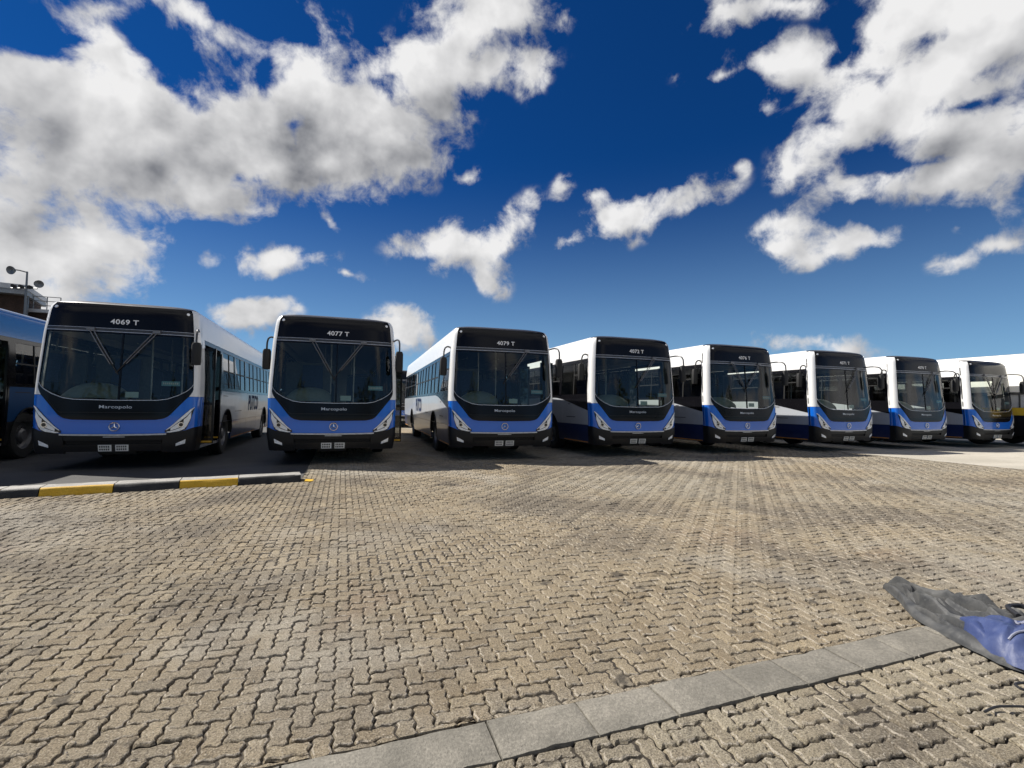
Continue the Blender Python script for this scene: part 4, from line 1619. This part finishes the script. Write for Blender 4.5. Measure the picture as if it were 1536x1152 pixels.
# ------------------------------------------------------------------ crumpled tarpaulin and blue sheet on the paving
def cloth_mat(name, a, b_, rough, sheen=0.0):
    m, g, out = new_mat(name)
    p = world_pos(g)
    f = g.noise(p, 9.0, 6.0, 0.6, 0.5)
    col = g.mix(g.ramp(f, 0.3, 0.7), a, b_)
    dust = g.noise(p, 26.0, 5.0, 0.7)
    col = g.mix(g.ramp(dust, 0.55, 0.75, 0.0, 0.25), col, (0.26, 0.255, 0.24))
    h = g.math('ADD', g.noise(p, 30.0, 5.0, 0.6, 0.8), g.math('MULTIPLY', g.noise(p, 420.0, 2.0, 0.5), 0.15))
    principled(g, out, col, rough, 0.0, 0.3, normal=bump(g, h, 0.30, 0.008))
    return m


M['tarp'] = cloth_mat('grey_tarpaulin', (0.035, 0.037, 0.040), (0.085, 0.085, 0.083), 0.58)
M['blue_sheet'] = cloth_mat('blue_plastic', (0.030, 0.045, 0.125), (0.055, 0.075, 0.17), 0.48)
M['cord_black'] = plain_mat('black_cord', (0.015, 0.015, 0.017), 0.55)
M['cord_pale'] = plain_mat('pale_cord', (0.20, 0.21, 0.27), 0.7)


def poly_at(pts, t):
    q = t * (len(pts) - 1)
    i = min(int(q), len(pts) - 2)
    f = q - i
    a, c = Vector(pts[i]), Vector(pts[i + 1])
    return a.lerp(c, f)


def ridge(x, y, sd):
    """rounded swells between sharp creases"""
    return min(1.0, abs(mnoise.noise((x, y, sd))) * 2.6) ** 0.65


LE = [(3.70, 2.40), (3.53, 2.19), (3.36, 2.02), (3.27, 1.85), (3.22, 1.68), (3.175, 1.56), (3.165, 1.46), (3.22, 1.30), (3.35, 1.05)]
RE = [(3.75, 2.40), (3.79, 2.25), (3.81, 2.10), (3.84, 1.94), (3.87, 1.78), (3.91, 1.62), (3.94, 1.46), (3.96, 1.28), (3.96, 1.05)]


# long folds: each line is a crease with a raised lip on one side, in (along, across)
CREASES = [((0.03, 0.72), (0.20, 0.80), 0.030, 0.05), ((0.13, 0.60), (0.50, 0.63), 0.045, 0.07), ((0.22, 0.28), (0.37, 0.27), 0.035, 0.06),
           ((0.38, 0.17), (0.56, 0.16), 0.030, 0.05), ((0.30, 0.90), (0.56, 0.72), 0.032, 0.06), ((0.56, 0.74), (0.47, 0.52), 0.030, 0.05),
           ((0.60, 0.50), (0.78, 0.60), 0.045, 0.07), ((0.20, 0.45), (0.33, 0.40), 0.025, 0.05), ((0.45, 0.40), (0.62, 0.33), 0.040, 0.06),
           ((0.14, 0.35), (0.19, 0.55), 0.022, 0.04), ((0.33, 0.52), (0.30, 0.40), 0.022, 0.04), ((0.62, 0.85), (0.82, 0.78), 0.035, 0.06),
           ((0.06, 0.40), (0.16, 0.22), 0.020, 0.04), ((0.50, 0.92), (0.70, 0.93), 0.022, 0.05), ((0.70, 0.30), (0.95, 0.40), 0.040, 0.07),
           ((0.40, 0.78), (0.52, 0.84), 0.022, 0.04), ((0.26, 0.70), (0.40, 0.76), 0.024, 0.05), ((0.27, 0.12), (0.40, 0.08), 0.018, 0.04)]


def creased(a, c):
    z = 0.0
    w1 = 0.03 * mnoise.noise((a * 5, c * 5, 21.0))
    a, c = a + w1, c + 0.6 * w1
    for (a0, c0), (a1, c1), dp, wd in CREASES:
        da, dc = (a1 - a0) * 1.25, (c1 - c0) * 0.75
        L = math.hypot(da, dc)
        ua, uc = da / L, dc / L
        pa_, pc_ = (a - a0) * 1.25, (c - c0) * 0.75
        t = pa_ * ua + pc_ * uc
        d = -pa_ * uc + pc_ * ua
        end = max(0.0, min(1.0, (t + 0.04) / 0.08)) * max(0.0, min(1.0, (L - t + 0.04) / 0.08))
        if end <= 0:
            continue
        # sharp on the near side, long slope on the far side
        if d < 0:
            z += end * 1.9 * dp * (-1.0 * math.exp(d / (wd * 0.30)))
        else:
            z += end * 1.9 * dp * (1.35 * math.exp(-d / (wd * 0.8)) * (1 - math.exp(-d / (wd * 0.10))) - math.exp(-d / (wd * 0.10)))
    return z


def pleat(t):
    """folded sheet: steep on the near side, long slope behind"""
    t -= math.floor(t)
    return t / 0.16 if t < 0.16 else (1 - t) / 0.84


def tarp_pt(a, c):
    l, r_ = poly_at(LE, a), poly_at(RE, a)
    p = l.lerp(r_, c)
    e = abs(2 * c - 1)
    dome = max(0.0, 1 - e ** 4.0) ** 0.55
    grow = min(1.0, a / 0.08) ** 0.5 * (0.75 + 0.35 * math.sin(math.pi * min(1.0, a * 0.75)))
    swell = 0.5 + 0.5 * mnoise.noise((a * 3.0, c * 3.2, 4.0)) + 0.10 * mnoise.noise((a * 12.0, c * 10.0, 1.0))
    ph = 4.1 * c + 1.5 * mnoise.noise((a * 2.4, c * 1.6, 31.0)) + 1.6 * a
    ph2 = 3.0 * c - 4.6 * a + 1.2 * mnoise.noise((a * 4.0, c * 3.0, 17.0))
    amp = 0.026 + 0.050 * abs(mnoise.noise((a * 3.3, c * 2.5, 41.0)))
    amp2 = 0.055 * max(0.0, mnoise.noise((a * 3.7, c * 3.7, 51.0)) + 0.15)
    z = dome * grow * (0.050 + 0.040 * swell) + dome ** 0.7 * (amp * pleat(ph) + amp2 * pleat(ph2) - 0.02) + 0.7 * creased(a, c) * dome ** 0.5
    edge = 0.018 * mnoise.noise((a * 14, c * 3, 2.2))
    return (p.x + edge, p.y + edge * 0.7, max(0.004, z + 0.006))


b = MB()
b.grid(tarp_pt, 190, 150)
tarp = b.build('tarpaulin', 'tarp')
tag(tarp, 'crumpled grey tarpaulin lying on the paving at the right edge', 'tarpaulin')

BL = [(3.40, 1.79), (3.27, 1.69), (3.19, 1.55), (3.165, 1.45), (3.20, 1.29), (3.32, 1.02)]
BR = [(3.43, 1.79), (3.47, 1.72), (3.53, 1.66), (3.60, 1.59), (3.68, 1.48), (3.75, 1.15)]


def tarp_h(x, y):
    """smoothed height of the tarpaulin below a point"""
    sw = sh = 1e-9
    for q in TP:
        d = (q[0] - x) ** 2 + (q[1] - y) ** 2
        if d < 0.03:
            w = math.exp(-d / 0.0022)
            sw += w
            sh += w * q[2]
    return sh / sw if sw > 1e-6 else 0.0


TP = [tarp_pt(a / 40, c / 26) for a in range(14, 41) for c in range(27)]


def blue_pt(a, c):
    l, r_ = poly_at(BL, a), poly_at(BR, a)
    p = l.lerp(r_, c)
    e = abs(2 * c - 1)
    dome = max(0.0, 1 - e ** 2.6) ** 0.55 * min(1.0, a / 0.25 + 0.10)
    wr = 0.5 * ridge(a * 3.4 + 0.8 * c, c * 1.1, 12.7) + 0.5 * ridge(a * 6.0 - c * 1.5, c * 1.6, 3.3)
    band_ = math.exp(-((a - 0.52 - 0.05 * math.sin(3 * c)) / 0.035) ** 2) + 0.8 * math.exp(-((a - 0.72 + 0.04 * math.sin(4 * c)) / 0.04) ** 2)
    puff = dome * (0.030 + 0.030 * wr - 0.020 * band_)
    base = tarp_h(p.x, p.y) * (1.0 if c > 0.12 else 0.45 + 0.55 * c / 0.12)
    return (p.x, p.y, max(base, 0.004) + 0.010 + puff)


b = MB()
b.grid(blue_pt, 60, 44)
sheet = b.build('blue_sheet', 'blue_sheet')
tag(sheet, 'shiny blue plastic sheet bundled on top of the grey tarpaulin', 'sheet')
BP = [blue_pt(a / 40, c / 30) for a in range(41) for c in range(31)]


def blue_h(x, y):
    return min(((q[0] - x) ** 2 + (q[1] - y) ** 2, q[2]) for q in BP)[1]


def lay_cord(name, label, pts, r_, mat, fn=None, cat='cord'):
    P = []
    for a, c in zip(pts, pts[1:]):
        for t in np.linspace(0, 1, 6, endpoint=False):
            q = Vector(a).lerp(Vector(c), float(t))
            P.append(q)
    P.append(Vector(pts[-1]))
    # round the corners
    for _ in range(3):
        P = [P[0]] + [(P[i - 1] + P[i] * 2 + P[i + 1]) / 4 for i in range(1, len(P) - 1)] + [P[-1]]
    Q = [(q.x, q.y, (fn(q.x, q.y) if fn else q.z) + r_ * 0.9) for q in P]
    o = MB().tube(Q, r_, 6).build(name, mat)
    tag(o, label, cat)
    return o


lay_cord('cord', 'thin pale cord lying in a loop over the blue sheet', [(3.24, 1.50, 0), (3.36, 1.47, 0), (3.44, 1.52, 0), (3.50, 1.60, 0), (3.58, 1.56, 0), (3.54, 1.46, 0), (3.42, 1.41, 0), (3.28, 1.42, 0), (3.22, 1.36, 0)], 0.0055, 'cord_pale', blue_h)
lay_cord('strap', 'black strap looped on the tarpaulin beside the blue sheet', [(3.60, 1.62, 0.15), (3.70, 1.72, 0.17), (3.80, 1.70, 0.17), (3.82, 1.60, 0.17), (3.74, 1.54, 0.16), (3.66, 1.50, 0.16)], 0.014, 'cord_black', lambda x, y: max(tarp_h(x, y), blue_h(x, y)) + 0.008, 'strap')
lay_cord('cable', 'black cable looped on the paving below the blue sheet', [(3.30, 1.22, 0.006), (3.05, 1.34, 0.02), (2.955, 1.355, 0.022), (2.93, 1.32, 0.02), (3.02, 1.27, 0.012), (3.25, 1.15, 0.006)], 0.006, 'cord_black', None, 'cable')
lay_cord('cable', 'straight black cable end lying on the paving nearest the lower right', [(2.60, 1.29, 0.004), (2.68, 1.29, 0.012), (2.80, 1.25, 0.012), (3.05, 1.12, 0.006)], 0.005, 'cord_black', None, 'cable')

# ------------------------------------------------------------------ small litter and grit on the paving
M['stone'] = ground_mat('pale_grit', (0.30, 0.27, 0.22), (0.50, 0.46, 0.40), 40.0, 200.0)
V, F = [], []
rg = random.Random(11)
for k in range(1500):
    y = 0.9 + 8.0 * rg.random() ** 1.6
    x = rg.uniform(-1.1, 1.15) * (y + 1.0) + 0.35 * y
    r_ = rg.choice((0.002, 0.003, 0.003, 0.005)) * rg.uniform(0.7, 1.4)
    if x > 12 or (x < -0.5 and y > kerb_y(x) - 0.1):
        continue
    bs = len(V)
    z = 0.002
    V += [(x + r_ * math.cos(t) * rg.uniform(.7, 1.2), y + r_ * math.sin(t) * rg.uniform(.7, 1.2), z - 0.006) for t in (0, 1.57, 3.14, 4.71)] + [(x, y, z + r_ * 0.8)]
    F += [(bs, bs + 1, bs + 4), (bs + 1, bs + 2, bs + 4), (bs + 2, bs + 3, bs + 4), (bs + 3, bs, bs + 4)]
me = bpy.data.meshes.new('grit')
me.from_pydata(V, [], F)
me.materials.append(M['stone'])
link('grit', me)['kind'] = 'stuff'

# ------------------------------------------------------------------ belt of trees behind the photographer: mirrored in the windscreens
M['leaf'] = plain_mat('leaf_green', (0.055, 0.085, 0.03), 0.6, var=0.4, scale=1.2)
V, F = [], []
rg = random.Random(23)
for k in range(26):
    cx_, cy_ = rg.uniform(-45, 55), rg.uniform(-46, -30)
    hh_, rr_ = rg.uniform(6.0, 10.5), rg.uniform(2.4, 4.2)
    for q in range(420):
        d = Vector((rg.gauss(0, 1), rg.gauss(0, 1), rg.gauss(0, 1))).normalized() * rg.uniform(0.55, 1.0)
        lump = 1.0 + 0.35 * mnoise.noise((d.x * 2 + k, d.y * 2, d.z * 2))
        c_ = Vector((cx_ + d.x * rr_ * lump, cy_ + d.y * rr_ * lump, hh_ * 0.62 + d.z * hh_ * 0.42 * lump))
        n_ = Vector((rg.gauss(0, 1), rg.gauss(0, 1), rg.gauss(0, 1))).normalized()
        e1_ = n_.orthogonal().normalized() * rg.uniform(0.18, 0.42)
        e2_ = n_.cross(e1_) * 0.7
        bs = len(V)
        V += [tuple(c_ + e1_), tuple(c_ + e2_), tuple(c_ - e1_), tuple(c_ - e2_)]
        F.append((bs, bs + 1, bs + 2, bs + 3))
    for a_ in range(4):
        w = a_ * math.pi / 2
        V += [(cx_ + 0.2 * math.cos(w), cy_ + 0.2 * math.sin(w), 0.0), (cx_ + 0.14 * math.cos(w), cy_ + 0.14 * math.sin(w), hh_ * 0.6)]
    bs = len(V) - 8
    F += [(bs + 2 * a_, bs + (2 * a_ + 2) % 8, bs + (2 * a_ + 3) % 8, bs + 2 * a_ + 1) for a_ in range(4)]
me = bpy.data.meshes.new('tree_belt')
me.from_pydata(V, [], F)
me.materials.append(M['leaf'])
link('tree_belt', me)['kind'] = 'stuff'
